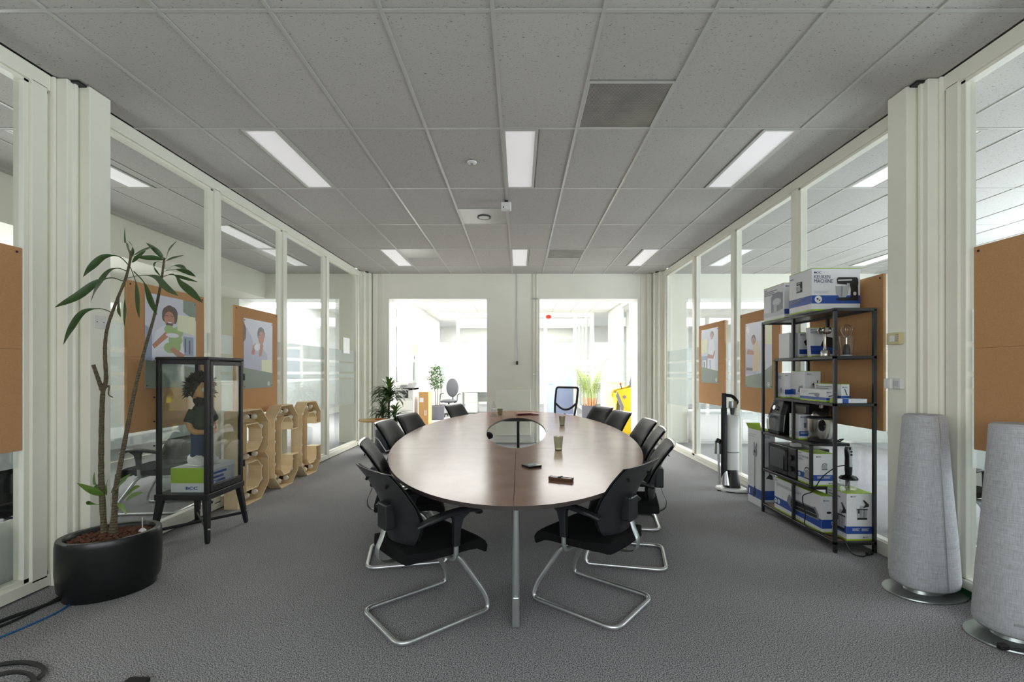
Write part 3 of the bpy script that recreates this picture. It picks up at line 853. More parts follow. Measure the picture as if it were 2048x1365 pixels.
for (x, y), fc, lab in spots:
    if chair0 is None: chair0 = make_chair((x, y, 0), face_rz(*fc), lab, GRP)
    else: dup(chair0, (x, y, 0), face_rz(*fc), lab, GRP)

# mesh-backed chair at the head of the table
t = thing('mesh_office_chair', 'office chair with a see-through mesh back at the far head of the table', 'chair', (0.68, 8.22, 0), face_rz(-0.55, -0.83))
M['netting'] = film_mat('grey_netting', 0.55)
fr = [(-0.20, -0.26, 0.60), (-0.225, -0.31, 0.85), (-0.225, -0.37, 1.12), (0.225, -0.37, 1.12), (0.225, -0.31, 0.85), (0.20, -0.26, 0.60)]
MB().tube(fillet(fr, [0, 0.1, 0.05, 0.05, 0.1, 0], 5), 0.02, 8, flat=(1.1, 0.7)).build('back_frame', M['black'], t)
MB().tube(spline([(-0.22, -0.305, 0.83), (-0.1, -0.295, 0.74), (0, -0.285, 0.715), (0.1, -0.295, 0.74), (0.22, -0.305, 0.83)], 5), 0.02, 8, flat=(0.7, 1)).build('lumbar_brace', M['black'], t)
M['mesh_net'] = bpy.data.materials.new('chair_netting'); M['mesh_net'].use_nodes = True
_nt = M['mesh_net'].node_tree; _nt.nodes.clear()
_o = _nt.nodes.new('ShaderNodeOutputMaterial'); _t = _nt.nodes.new('ShaderNodeBsdfTransparent'); _d = _nt.nodes.new('ShaderNodeBsdfDiffuse'); _d.inputs[0].default_value = lin(70, 74, 84)
_m = _nt.nodes.new('ShaderNodeMixShader'); _m.inputs[0].default_value = 0.55
_nt.links.new(_t.outputs[0], _m.inputs[1]); _nt.links.new(_d.outputs[0], _m.inputs[2]); _nt.links.new(_m.outputs[0], _o.inputs[0])
MB().loft([[(-0.2, -0.268, 0.64), (0.2, -0.268, 0.64)], [(-0.215, -0.31, 0.86), (0.215, -0.31, 0.86)], [(-0.215, -0.365, 1.11), (0.215, -0.365, 1.11)]], closed=False, caps=False).build('back_net', M['mesh_net'], t)
MB().ball((0, 0, 0.47), 0.25, 0.25, 0.05, 20, 8).build('seat', M['blackfab'], t)
MB().tube([(0, -0.1, 0.44), (0, -0.24, 0.47), (0, -0.28, 0.64)], 0.022).build('back_support', M['black'], t)
MB().tube([(0, 0, 0.09), (0, 0, 0.45)], 0.028, 12).build('gas_column', M['black'], t)
for k in range(5):
    a = k*2*PI/5
    l = MB().tube([(0, 0, 0.1), (0.28*math.cos(a), 0.28*math.sin(a), 0.07)], [0.024, 0.015]).build('leg', M['black'], t)
    MB().ball((0.28*math.cos(a), 0.28*math.sin(a), 0.028), 0.026, 0.026, 0.028).build('castor', M['rubber'], l)

# ------------------------------------------------------------------ things on the table
def tumbler(x, y, label, name='drinking_glass', h=0.118, r=0.042):
    t = thing(name, label, 'glass', (x, y, TZ), 0, 'small glasses on the table')
    MB().lathe([(r*0.72, 0.0), (r, h), (r*0.955, h), (r*0.68, 0.012), (0.0, 0.012)], 22).build('glass_wall', M['smoke'], t)
    MB().lathe([(0.0, 0.0005), (r*0.70, 0.0005), (r*0.68, 0.010), (0.0, 0.010)], 22).build('glass_base', M['smokebase'], t)
    return t
M['smoke'] = glass_mat('smoky_glass', (0.74, 0.74, 0.66), 0.06)
M['smokebase'] = mat('thick_glass_base', (110, 108, 92), 0.1)
tumbler(0.332, 3.93, 'smoky drinking glass on the table nearest the camera, right of the hole')
tumbler(0.53, 5.72, 'smoky drinking glass standing farther back on the right half of the table')
tumbler(-0.30, 7.08, 'small glass on the far table end beside the clear bottle', h=0.10, r=0.045)
t = thing('water_bottle', 'clear plastic bottle with a white cap on the far end of the table', 'bottle', (-0.395, 7.05, TZ))
MB().lathe([(0.03, 0.0), (0.036, 0.01), (0.036, 0.13), (0.034, 0.15), (0.014, 0.19), (0.013, 0.205), (0.0, 0.205)], 20).build('bottle_body', M['clear2'] if 'clear2' in M else M.setdefault('clear2', glass_mat('bottle_plastic', (0.88, 0.9, 0.88), 0.08)), t)
MB().lathe([(0.0, 0.2), (0.016, 0.2), (0.016, 0.222), (0.0, 0.222)], 16).build('cap', M['whitep'], t)
MB().lathe([(0.0355, 0.05), (0.0368, 0.05), (0.0368, 0.10), (0.0355, 0.10)], 20).build('label_band', M['paper'], t)
t = tag(MB().loft([[(-0.07, -0.05, 0.0), (0.07, -0.05, 0.0), (0.07, -0.05, 0.012), (-0.07, -0.05, 0.012)], [(-0.09, 0.0, 0.0), (0.05, 0.0, 0.0), (0.05, 0.0, 0.03), (-0.09, 0.0, 0.02)], [(-0.05, 0.05, 0.0), (0.08, 0.05, 0.0), (0.08, 0.05, 0.01), (-0.05, 0.05, 0.015)]]).build('crumpled_wrapper', M['clear2'], None, None), 'crumpled clear wrapper lying in front of the bottle on the far table end', 'wrapper')
t.location = (-0.36, 6.9, TZ)
t = thing('magazine_pile', 'dark red folded leaflets lying on the far end of the table', 'leaflets', (0.12, 7.15, TZ), 0.15)
M['redpaper'] = mat('dark_red_paper', (132, 44, 38), 0.5, noise=0.3, nscale=30)
for k, (rz_, dx) in enumerate(((0.1, 0), (-0.25, 0.02), (0.35, -0.03))):
    MB().loft([[(-0.16, -0.07, 0.0), (0.16, -0.07, 0.0), (0.16, -0.07, 0.004), (-0.16, -0.07, 0.004)], [(-0.16, 0.0, 0.006), (0.16, 0.0, 0.006), (0.16, 0.0, 0.012), (-0.16, 0.0, 0.012)], [(-0.16, 0.08, 0.0), (0.16, 0.08, 0.0), (0.16, 0.08, 0.004), (-0.16, 0.08, 0.004)]], T=TR((dx, 0, 0.002+k*0.012), rz=rz_)).build('leaflet', M['redpaper'], t, None)
t = thing('coaster', 'square black slate coaster lying on the right half of the table', 'coaster', (0.085, 3.24, TZ), 0.55)
MB().box(-0.052, 0.052, -0.052, 0.052, 0.001, 0.016).build('slate', M['blackgloss'], t, None, bevel=0.002)
MB().lathe([(0.0, 0.0162), (0.03, 0.0162), (0.03, 0.0168), (0.0, 0.0168)], 24).build('round_mark', M['greyprint'], t)
t = thing('wooden_case', 'slim brown open pen tray with white cards on the right half of the table', 'pen tray', (0.255, 2.83, TZ), -0.42)
M['walnut'] = mat('walnut_case', (84, 54, 36), 0.4, noise=0.15, nscale=40)
b = MB(); b.box(-0.075, 0.075, -0.021, 0.021, 0.001, 0.006); b.box(-0.075, 0.075, -0.021, -0.016, 0.006, 0.02); b.box(-0.075, 0.075, 0.016, 0.021, 0.006, 0.02); b.box(-0.075, -0.07, -0.021, 0.021, 0.006, 0.022); b.box(0.07, 0.075, -0.021, 0.021, 0.006, 0.022)
b.build('tray', M['walnut'], t, None, bevel=0.0015)
MB().box(-0.068, -0.012, -0.014, 0.014, 0.007, 0.0195).build('card', M['paper'], t, None)
MB().box(0.0, 0.067, -0.014, 0.014, 0.007, 0.018).build('card', M['paper'], t, None)
MB().tube([(-0.012, -0.018, 0.022), (0.002, 0.018, 0.022)], 0.004).build('clip', M['black'], t)
# ------------------------------------------------------------------ plants
def blade(mb, pts, wmax, prof, side_mix=(0.5, 0.85), mi=0, fold=0.25):
    """leaf along pts: prof(t) gives the width share; the blade is turned between facing up and facing sideways"""
    P = [Vector(p) for p in pts]; n = len(P); v = []
    for i, p in enumerate(P):
        t = (P[min(i+1, n-1)] - P[max(i-1, 0)]).normalized()
        hor = Vector((-t.y, t.x, 0)) if abs(t.z) < 0.98 else Vector((0, 1, 0))
        if hor.length < 1e-3: hor = Vector((0, 1, 0))
        hor.normalize(); nrm = t.cross(hor).normalized()
        s = (hor*side_mix[0] + nrm*side_mix[1]).normalized(); up = t.cross(s).normalized()
        w_ = wmax*prof(i/(n-1))/2
        v += [p - s*w_ + up*w_*fold, p, p + s*w_ + up*w_*fold]
    f = []
    for i in range(n-1):
        a = 3*i
        f += [(a, a+1, a+4, a+3), (a+1, a+2, a+5, a+4)]
    mb.add(v, f, mi)
def lanceolate(t): return max(0.02, math.sin(PI*min(1, t**0.8))**0.8)
def stalked(t):      # narrow stalk, then a blade widest in its outer half
    if t < 0.34: return 0.17
    u = (t-0.34)/0.66
    return max(0.04, 0.17*(1-u) + math.sin(PI*min(1, u**1.15))**0.8)
def leaf_mesh(length, width, e0, e1, name, m):
    b = MB(); pts = []; p = Vector((0, 0, 0)); n = 9
    for k in range(n):
        pts.append(p.copy()); a = e0 + (e1-e0)*(k/(n-1))**1.1
        p = p + Vector((math.cos(a), 0, math.sin(a)))*length/(n-1)
    blade(b, pts, width, lanceolate, (1.0, 0.0), fold=0.35)
    me = b.mesh(name, m, None); me.polygons.foreach_set('use_smooth', [True]*len(me.polygons))
    return me

# tall corn-plant in the oval black pot, left foreground
PD = 2.96
pl = thing('potted_corn_plant', 'tall two-stemmed plant with drooping leaves in an oval black pot, left foreground', 'plant', (-2.65, 2.985, 0))
def oval(rx, ry, z, n=48, rz=0.75): 
    return [(rx*math.cos(2*PI*k/n)*math.cos(rz) - ry*math.sin(2*PI*k/n)*math.sin(rz), rx*math.cos(2*PI*k/n)*math.sin(rz) + ry*math.sin(2*PI*k/n)*math.cos(rz), z) for k in range(n)]
R1, R2 = 0.265, 0.222
def ovl(s, z, d=0): return oval(R1*s-d, R2*s-d, z)
MB().loft([ovl(0.88, 0.0), ovl(0.90, 0.035), ovl(0.965, 0.06), ovl(1.0, 0.16), ovl(1.0, 0.33), ovl(0.985, 0.365), ovl(0.97, 0.372), oval(R1-0.035, R2-0.035, 0.370), oval(R1-0.045, R2-0.045, 0.35), oval(R1-0.05, R2-0.05, 0.25)]).build('pot', M['potblack'], pl, 0.9)
b = MB(); rings = [oval((R1-0.047)*s, (R2-0.047)*s, 0.335+0.02*(1-s*s)) for s in (1.0, 0.75, 0.5, 0.25, 0.02)]
b.loft(rings); b.build('soil', M['soil'], pl, 0.9)
# loose bark chips
b = MB()
for k in range(420):
    a = random.uniform(0, 2*PI); r = math.sqrt(random.random())*0.95
    x0, y0, z0 = oval((R1-0.05)*r, (R2-0.05)*r, 0.342+0.02*(1-r*r), 360)[int(a/(2*PI)*360) % 360]
    s = random.uniform(0.006, 0.014)
    b.box(-s, s, -s*0.6, s*0.6, -s*0.3, s*0.4, T=TR((x0, y0, z0), random.uniform(-.6, .6), random.uniform(-.6, .6), random.uniform(0, 6)))
o = b.build('bark_chips', M['soil'], pl, None); o['kind'] = 'stuff'
O = Vector((-2.65, 2.985, 0))
def Q(x, y, dy=0.0):     # point on the plant from its place in the enlarged crop, dy metres nearer or farther
    return at(x/2.394, 430 + y/2.394, PD+dy) - O
def stem(pts, r0, r1, name='stem'):
    p = spline(pts, 6); n = len(p)
    rs = [(r1 + (r0-r1)*(1-k/(n-1))**1.5)*(1+0.07*math.sin(k*2.3)) for k in range(n)]
    return MB().tube(p, rs, 9).build(name, M['bark'], pl)
def soil_pt(px, py): 
    v = at(px, py, 2.97) - O; v.z = 0.34; return v
stem([soil_pt(209, 1072), Q(487,1300), Q(485,1200), Q(487,1000), Q(493,850), Q(508,790), Q(503,680), Q(505,600), Q(520,520), Q(560,410), Q(600,310), Q(622,225), Q(628,172)], 0.0175, 0.007)
stem([soil_pt(229, 1066), Q(552,1340), Q(580,1180), Q(620,970), Q(655,800), Q(700,620), Q(740,480), Q(770,330), Q(783,240), Q(788,205)], 0.0165, 0.006)
stem([Q(490,840), Q(470,785,-0.02), Q(447,718,-0.04)], 0.013, 0.010, 'cut_branch')
stem([Q(505,830), Q(522,820,-0.03), Q(520,860,-0.05), Q(540,875,-0.06)], 0.006, 0.003, 'twig')
stem([soil_pt(222, 1070), soil_pt(226, 1060)+Vector((0,0,0.1)), soil_pt(232, 1000)+Vector((0, 0, 0.20))], 0.017, 0.014, 'cut_branch')
LV = [
 ([(625,200),(603,130),(597,60)], 34, 0.0, 0), ([(638,195),(690,170),(735,152)], 34, -.10, 0),
 ([(620,245),(570,200),(500,200),(440,250),(398,297)], 46, -.16, 1), ([(612,272),(565,256),(520,272),(470,340),(433,420)], 40, -.2, 1),
 ([(590,318),(530,302),(460,325),(370,390),(262,443)], 50, -.12, 1), ([(625,250),(650,320),(662,400),(668,496)], 48, -.24, 1),
 ([(640,270),(690,325),(720,400),(752,480)], 46, -.2, 1), ([(600,310),(578,370),(570,440),(578,490)], 34, -.12, 1),
 ([(602,310),(598,400),(602,470),(597,535)], 38, -.2, 1), ([(540,470),(480,450),(400,465),(345,540),(303,622)], 44, -.15, 1),
 ([(604,305),(680,290),(750,300),(800,350),(853,388)], 44, -.28, 1), ([(620,215),(635,160),(610,120)], 30, .08, 0),
 ([(795,215),(812,170),(847,125)], 46, -.03, 0), ([(792,222),(830,207),(882,194)], 26, -.12, 0),
 ([(785,215),(740,207),(690,205),(640,198)], 38, -.1, 0), ([(782,208),(745,170),(699,133)], 40, -.05, 0),
 ([(790,270),(830,245),(870,248),(896,266)], 26, -.18, 1), ([(786,270),(840,262),(890,272),(938,296)], 34, -.14, 1),
 ([(780,290),(830,288),(870,300),(946,322)], 26, -.06, 1), ([(776,300),(830,285),(870,330),(920,372),(969,421)], 50, -.2, 1),
 ([(785,230),(750,225),(735,250),(772,300)], 20, .1, 1), ([(630,230),(660,200),(700,170)], 26, .1, 0),
 ([(500,1345),(440,1322),(368,1285)], 54, -.12, 0), ([(482,1345),(458,1290),(452,1232)], 52, -.02, 0), ([(512,1345),(508,1300),(520,1262)], 30, -.05, 0),
 ([(545,1345),(570,1300),(608,1268)], 40, -.1, 0), ([(590,1365),(640,1315),(672,1300)], 46, -.1, 0), ([(600,1372),(640,1345),(688,1330)], 44, -.16, 0),
 ([(530,1335),(575,1282),(628,1238)], 34, .1, 0), ([(505,1390),(440,1385),(412,1375)], 26, -.1, 1), ([(560,1385),(590,1400),(608,1440)], 40, -.1, 0),
]
for pts, wd, dy, st in LV:
    n = len(pts)
    P3 = spline([Q(x, y, dy*(i/(n-1))) for i, (x, y) in enumerate(pts)], 5)
    b = MB(); blade(b, P3, 0.62*wd/2.394/FPX*PD, stalked if st else lanceolate, (0.45, 0.9))
    o = b.build('leaf', M['limeleaf'] if pts[0][1] > 1300 else M['greenleaf'], pl, None)
    o.data.polygons.foreach_set('use_smooth', [True]*len(o.data.polygons))
t = thing('water_gauge', 'small clear water level gauge sticking out of the bark in the black oval pot', 'gauge', (-2.50, 3.05, 0.352))
MB().lathe([(0.022, 0.0), (0.02, 0.008), (0.008, 0.02), (0.0, 0.02)], 14).build('cap', M['whitep'], t)
MB().tube([(0, 0, 0.015), (0, 0, 0.085)], 0.008, 10).build('tube', M['clear2'], t)
MB().tube([(0, 0, 0.0), (0, 0, 0.09)], 0.0035, 8).build('float_rod', M['whitep'], t)

# bushy plant by the back wall
lm = [leaf_mesh(0.38, 0.04, 1.1, -0.9, 'leaf', M['greenleaf']), leaf_mesh(0.42, 0.042, 0.8, -1.25, 'leaf', M['greenleaf']),
      leaf_mesh(0.30, 0.034, 1.35, 0.1, 'leaf', M['limeleaf']), leaf_mesh(0.36, 0.042, 0.4, -1.4, 'leaf', M['greenleaf'])]
t = thing('dracaena_plant', 'bushy green dracaena in a dark round pot by the left end of the back wall', 'plant', (-2.34, 8.15, 0))
MB().lathe([(0.19, 0.0), (0.215, 0.05), (0.22, 0.40), (0.205, 0.42), (0.195, 0.40), (0.19, 0.34), (0.0, 0.34)], 28).build('pot', M['potgrey'], t)
MB().lathe([(0.0, 0.36), (0.19, 0.345), (0.19, 0.33), (0.0, 0.33)], 24).build('soil', M['soil'], t)
for x, y, h in ((0.03, 0.0, 1.10), (-0.10, 0.02, 0.76), (0.15, -0.04, 0.68)):
    MB().tube([(x*0.6, y, 0.33), (x, y, h)], [0.022, 0.016]).build('stem', M['bark'], t)
    nl = 120 if h > 1 else 76
    for k in range(nl):
        me = lm[random.choice((0, 0, 1, 1, 3)) if k > nl*0.25 else 2]
        s = random.uniform(0.8, 1.15)*(1 if h > 1 else 0.8)
        inst('leaf', me, t, (x, y, h - 0.26*k/nl*(1 if h > 1 else 0.7)), (0, random.uniform(-.2, .2), random.uniform(0, 2*PI)), (s, s, s))

# round side table
t = thing('side_table', 'small round oak side table on thin chrome legs by the left glass wall', 'table', (-2.43, 7.7, 0))
MB().lathe([(0.0, 0.585), (0.245, 0.585), (0.255, 0.597), (0.25, 0.61), (0.0, 0.61)], 36).build('table_top', M['wood'], t)
MB().tube([(0, 0, 0.3), (0, 0, 0.585)], 0.014, 10).build('column', M['chrome'], t)
for k in range(3):
    a = 0.6 + k*2*PI/3; c, s = math.cos(a), math.sin(a)
    MB().tube(spline([(0, 0, 0.32), (0.07*c, 0.07*s, 0.26), (0.17*c, 0.17*s, 0.10), (0.24*c, 0.24*s, 0.008)], 4), 0.008, 8).build('leg', M['chrome'], t)
tag(MB().loft([[(-0.04, -0.03, 0.0), (0.04, -0.03, 0.0), (0.04, -0.03, 0.006), (-0.04, -0.03, 0.006)], [(-0.04, 0.03, 0.0), (0.04, 0.03, 0.0), (0.04, 0.03, 0.014), (-0.04, 0.03, 0.01)]], T=TR((-2.36, 7.66, 0.612))).build('folded_leaflet', M['red'], None, None), 'small red leaflet lying on the round oak side table', 'leaflet')

# ------------------------------------------------------------------ glass display cabinet
cab = thing('display_cabinet', 'tall black metal display cabinet with glass sides standing by the left glass wall', 'cabinet', (-2.785, 4.035, 0))
cx0, cx1, cy0, cy1, cz0, cz1 = -0.215, 0.215, -0.245, 0.245, 0.375, 1.525
fw = 0.034
for x in (cx0, cx1-fw):
    for y in (cy0, cy1-fw):
        MB().box(x, x+fw, y, y+fw, cz0+0.02, cz1-0.01).build('corner_post', M['black'], cab, None, bevel=0.006)
MB().box(cx0-0.006, cx1+0.006, cy0-0.006, cy1+0.006, cz1-0.02, cz1+0.008).build('top_panel', M['black'], cab, None, bevel=0.012, bseg=3)
MB().box(cx0-0.008, cx1+0.008, cy0-0.008, cy1+0.008, cz0-0.028, cz0+0.024).build('bottom_panel', M['black'], cab, None, bevel=0.006)
for y in (cy0, cy1-fw):
    for z in (cz1-0.05, ):
        MB().box(cx0+fw, cx1-fw, y+0.004, y+fw-0.004, z, z+0.035).build('rail', M['black'], cab, None)
for x in (cx0,):
    MB().box(x+0.004, x+fw-0.004, cy0+fw, cy1-fw, cz1-0.05, cz1-0.015).build('rail', M['black'], cab, None)
for (a, c, d, e) in ((cx0+fw-0.005, cx1-fw+0.005, cy0+0.014, cy0+0.018), (cx0+fw-0.005, cx1-fw+0.005, cy1-0.018, cy1-0.014), (cx0+0.014, cx0+0.018, cy0+fw-0.005, cy1-fw+0.005)):
    MB().box(a, c, d, e, cz0+0.02, cz1-0.03).build('glass_pane', M['cabglass'], cab, None)
dx = cx1-0.006
b = MB(); y0, y1 = cy0+fw+0.002, cy1-0.008; z0, z1 = cz0+0.03, cz1-0.028; e = 0.034
b.box(dx-0.012, dx+0.010, y0, y0+e, z0, z1); b.box(dx-0.012, dx+0.010, y1-e, y1, z0, z1); b.box(dx-0.012, dx+0.010, y0+e, y1-e, z0, z0+e+0.02); b.box(dx-0.012, dx+0.010, y0+e, y1-e, z1-e, z1)
door = b.build('door', M['black'], cab, None, bevel=0.004)
MB().box(dx-0.004, dx, y0+e-0.004, y1-e+0.004, z0+e, z1-e).build('door_glass', M['cabglass'], door, None)
MB().tube([(dx+0.01, y0+0.018, 0.95), (dx+0.024, y0+0.018, 0.95)], 0.009).build('lock', M['chrome'], door)
for z in (0.56, 1.36): MB().tube([(dx+0.006, cy1+0.006, z-0.03), (dx+0.006, cy1+0.006, z+0.03)], 0.012).build('hinge', M['black'], door)
for z in (0.6, 0.8, 1.0, 1.2):
    MB().tube([(cx0-0.004, cy0-0.002, z), (cx0-0.004, cy0-0.01, z)], 0.007).build('rivet', M['black'], cab)
for sx_ in (-1, 1):
    for sy_ in (-1, 1):
        x, y = sx_*0.19, sy_*0.22
        X2, Y2_ = sx_*0.228, sy_*0.265
        def rg(px, py, z, h): return [(px-h, py-h, z), (px+h, py-h, z), (px+h, py+h, z), (px-h, py+h, z)]
        l = MB().loft([rg(X2, Y2_, 0.012, 0.016), rg(x, y, 0.35, 0.025)]).build('leg', M['black'], cab, None, bevel=0.005)
        MB().box(X2-0.012, X2+0.012, Y2_-0.012, Y2_+0.012, 0, 0.014).build('foot_cap', M['rubber'], l, None)
        MB().tube([(X2*0.99, Y2_*0.985-sy_*0.0, 0.115), (X2*0.99+0.03, Y2_*0.985, 0.115)], 0.009).build('bolt', M['chrome'], l)
for s in (-1, 1):
    MB().tube([(-0.222, -s*0.258, 0.10), (0.222, s*0.258, 0.10)], 0.014, 6, flat=(0.6, 1)).build('cross_brace', M['black'], cab)

# box below the figurine
def text_on(mb, s, size, origin, right, up, mi, bold=0.0, xs=1.0, eps=0.0):
    """lettering of capital height `size` lying in the plane spanned by right / up"""
    vs, fs, w_, h_ = text_shape(s, bold)
    right = Vector(right); up = Vector(up); n = right.cross(up)
    o = Vector(origin) + n*eps
    k = size/h_
    mb.add([o + right*(x*k*xs) + up*(y*k) for x, y in vs], fs, mi)
    return w_*k*xs
PRINT = ['paper', 'lime', 'blue', 'navy', 'inkblack', 'greyprint', 'palegrey', 'silverprint']
PM = [M[k] for k in PRINT]; PI_ = {k: i for i, k in enumerate(PRINT)}
class Face:
    """flat print on one face of a carton: u to the right, v up, both in metres; layers keep prints apart"""
    def __init__(s, mb, o, right, up): s.mb, s.o, s.r, s.u = mb, Vector(o), Vector(right), Vector(up); s.n = s.r.cross(s.u); s.k = 1
    def p(s, u, v): return s.o + s.r*u + s.u*v + s.n*(0.0004*s.k)
    def rect(s, u0, u1, v0, v1, c): s.mb.quad(s.p(u0, v0), s.p(u1, v0), s.p(u1, v1), s.p(u0, v1), PI_[c]); s.k += 1
    def poly(s, pts, c): s.mb.poly([s.p(u, v) for u, v in pts], PI_[c]); s.k += 1
    def disc(s, u, v, ru, rv, c, n=18): s.poly([(u+ru*math.cos(2*PI*i/n), v+rv*math.sin(2*PI*i/n)) for i in range(n)], c)
    def text(s, t_, u, v, h, c, bold=0.0, xs=1.0): text_on(s.mb, t_, h, s.p(u, v), s.r, s.u, PI_[c], bold, xs); s.k += 1
    def logo(s, u, v, h, c='navy'): s.text('BCC', u, v, h, c, 0.035, 1.55)
    def lines(s, u, v, w_, h, n, c='greyprint'):
        for i in range(n): s.rect(u, u + w_*(1, .8, .9, .6)[i % 4], v - i*h*1.8, v - i*h*1.8 + h, c)
t = thing('figurine_box', 'green and white cardboard box inside the glass cabinet under the figurine', 'box', (-2.765, 4.035, 0.40))
MB().box(-0.15, 0.15, -0.19, 0.19, 0, 0.205).build('carton', M['paper'], t, None, bevel=0.002)
b = MB()
F = Face(b, (-0.15, -0.19, 0), (1, 0, 0), (0, 0, 1)); F.rect(0.0, 0.30, 0.078, 0.205, 'lime'); F.logo(0.125, 0.022, 0.026, 'blue')
F = Face(b, (0.15, -0.19, 0), (0, 1, 0), (0, 0, 1)); F.rect(0.02, 0.36, 0.03, 0.17, 'palegrey'); F.lines(0.06, 0.13, 0.2, 0.02, 3, 'blue'); F.logo(0.25, 0.02, 0.024, 'blue')
b.build('print', PM, t, None)

# figurine of a bearded man
fg = thing('figurine', 'toy figurine of a bushy-haired bearded man in green shirt inside the glass cabinet', 'figurine', (-2.765, 4.0, 0.607), face_rz(0.92, -0.38))
def remeshed(o, vox, it=4):
    m = o.modifiers.new('remesh', 'REMESH'); m.mode = 'VOXEL'; m.voxel_size = vox; m.use_smooth_shade = True
    s = o.modifiers.new('smooth', 'SMOOTH'); s.factor = 0.5; s.iterations = it
    return o
b = MB()
b.ball((0, 0.01, 0.66), 0.095, 0.10, 0.115); b.tube([(0, -0.005, 0.50), (0, 0, 0.60)], 0.04)
b.loft([[(rx*math.cos(2*PI*k/14), ry*math.sin(2*PI*k/14), z) for k in range(14)] for z, rx, ry in ((0.28, 0.088, 0.07), (0.38, 0.09, 0.075), (0.47, 0.10, 0.07), (0.53, 0.06, 0.05))])
for s in (-1, 1):
    b.tube(spline([(s*0.045, 0, 0.32), (s*0.055, 0.01, 0.18), (s*0.06, 0.0, 0.05)], 4), [0.045]*5+[0.035]*4)
    b.tube(spline([(s*0.09, 0, 0.48), (s*0.125, 0.0, 0.38), (s*0.115, 0.05, 0.31), (s*0.06, 0.12, 0.30), (s*0.035, 0.14, 0.30)], 4), [0.034]*5+[0.028]*5+[0.023]*7)
    for j in range(4): b.tube([(s*0.04-s*0.004*j, 0.135, 0.288+0.011*j), (s*0.0, 0.158, 0.288+0.011*j)], 0.0085, 6)
    b.tube([(s*0.05, 0.125, 0.318), (s*0.025, 0.135, 0.338)], 0.009, 6)
    b.ball((s*0.094, 0.0, 0.65), 0.016, 0.02, 0.028, 8, 6)
b.ball((0, 0.115, 0.645), 0.017, 0.022, 0.02, 8, 6)
remeshed(b.build('body', M['skin'], fg), 0.0065)
b = MB()
b.loft([[(rx*math.cos(2*PI*k/16), ry*math.sin(2*PI*k/16), z) for k in range(16)] for z, rx, ry in ((0.27, 0.102, 0.084), (0.36, 0.10, 0.086), (0.46, 0.112, 0.08), (0.525, 0.075, 0.06), (0.54, 0.05, 0.05))])
for s in (-1, 1): b.tube([(s*0.085, 0, 0.49), (s*0.135, 0.0, 0.385)], [0.045, 0.05], 10)
remeshed(b.build('shirt', M['shirt'], fg), 0.008)
b = MB()
for s in (-1, 1): b.tube(spline([(s*0.042, 0, 0.34), (s*0.052, 0.01, 0.19), (s*0.06, 0.0, 0.065)], 4), [0.062]*3+[0.056]*3+[0.052]*3, 12)
remeshed(b.build('jeans', M['jeans'], fg), 0.008)
for s in (-1, 1):
    sh = MB().loft([[(s*0.065 + hw*math.cos(a), y + 0.0, max(0.0, zz + hz*math.sin(a))) for a in [2*PI*k/12 for k in range(12)]] for y, hw, hz, zz in ((-0.075, 0.02, 0.025, 0.04), (-0.06, 0.045, 0.05, 0.05), (-0.01, 0.05, 0.058, 0.055), (0.06, 0.054, 0.045, 0.042), (0.115, 0.05, 0.035, 0.034), (0.14, 0.025, 0.02, 0.028))]).build('shoe', M['shoe'], fg, 1.2)
    MB().box(s*0.065-0.052, s*0.065+0.052, -0.07, 0.125, 0.0, 0.014).build('sole', M['whitep'], sh, None, bevel=0.006)
    b = MB()
    for j in range(4): b.tube([(s*0.065-0.025, 0.02+0.022*j, 0.10-0.008*j), (s*0.065+0.025, 0.03+0.022*j, 0.10-0.008*j)], 0.004, 6)
    b.build('laces', M['whitep'], sh)
b = MB(); b.ball((0, -0.02, 0.69), 0.115, 0.105, 0.11)
for k in range(900):
    a = random.uniform(0, 2*PI); e = random.uniform(-0.55, PI/2)
    d = Vector((math.cos(e)*math.cos(a), math.cos(e)*math.sin(a), math.sin(e)))
    if d.y > 0.45 and d.z < 0.45: continue
    p = Vector((0, -0.02, 0.69)) + Vector((d.x*0.11, d.y*0.10, d.z*0.105))
    q = p + (d + Vector((random.uniform(-.5, .5), random.uniform(-.5, .5), random.uniform(-.5, .3))))*random.uniform(0.02, 0.055)
    b.tube([p, (p+q)/2 + d*0.01, q], [0.009, 0.006, 0.001], 4)
h = b.build('hair', M['hair'], fg)
b = MB()
for k in range(90):
    a = random.uniform(-0.15, PI+0.15); e = random.uniform(-0.95, -0.42)
    d = Vector((math.cos(e)*math.cos(a), math.cos(e)*math.sin(a), math.sin(e)))
    p_ = Vector((0, 0.012, 0.655)) + Vector((d.x*0.092, d.y*0.097, d.z*0.112))
    b.tube([p_, p_ + d*0.012 + Vector((0, 0, -0.02))], [0.013, 0.004], 6)
b.build('beard', M['hair'], fg)
MB().tube(spline([(-0.03, 0.108, 0.612), (0, 0.116, 0.606), (0.03, 0.108, 0.612)], 4), 0.006, 8).build('mouth', M['red'], fg)
for s in (-1, 1):
    ey = MB().ball((s*0.036, 0.092, 0.675), 0.017, 0.014, 0.019).build('eye', M['whitep'], fg)
    MB().ball((s*0.036, 0.104, 0.675), 0.008, 0.005, 0.009).build('pupil', M['inkblack'], ey)

fg.scale = (0.82, 0.82, 0.96)

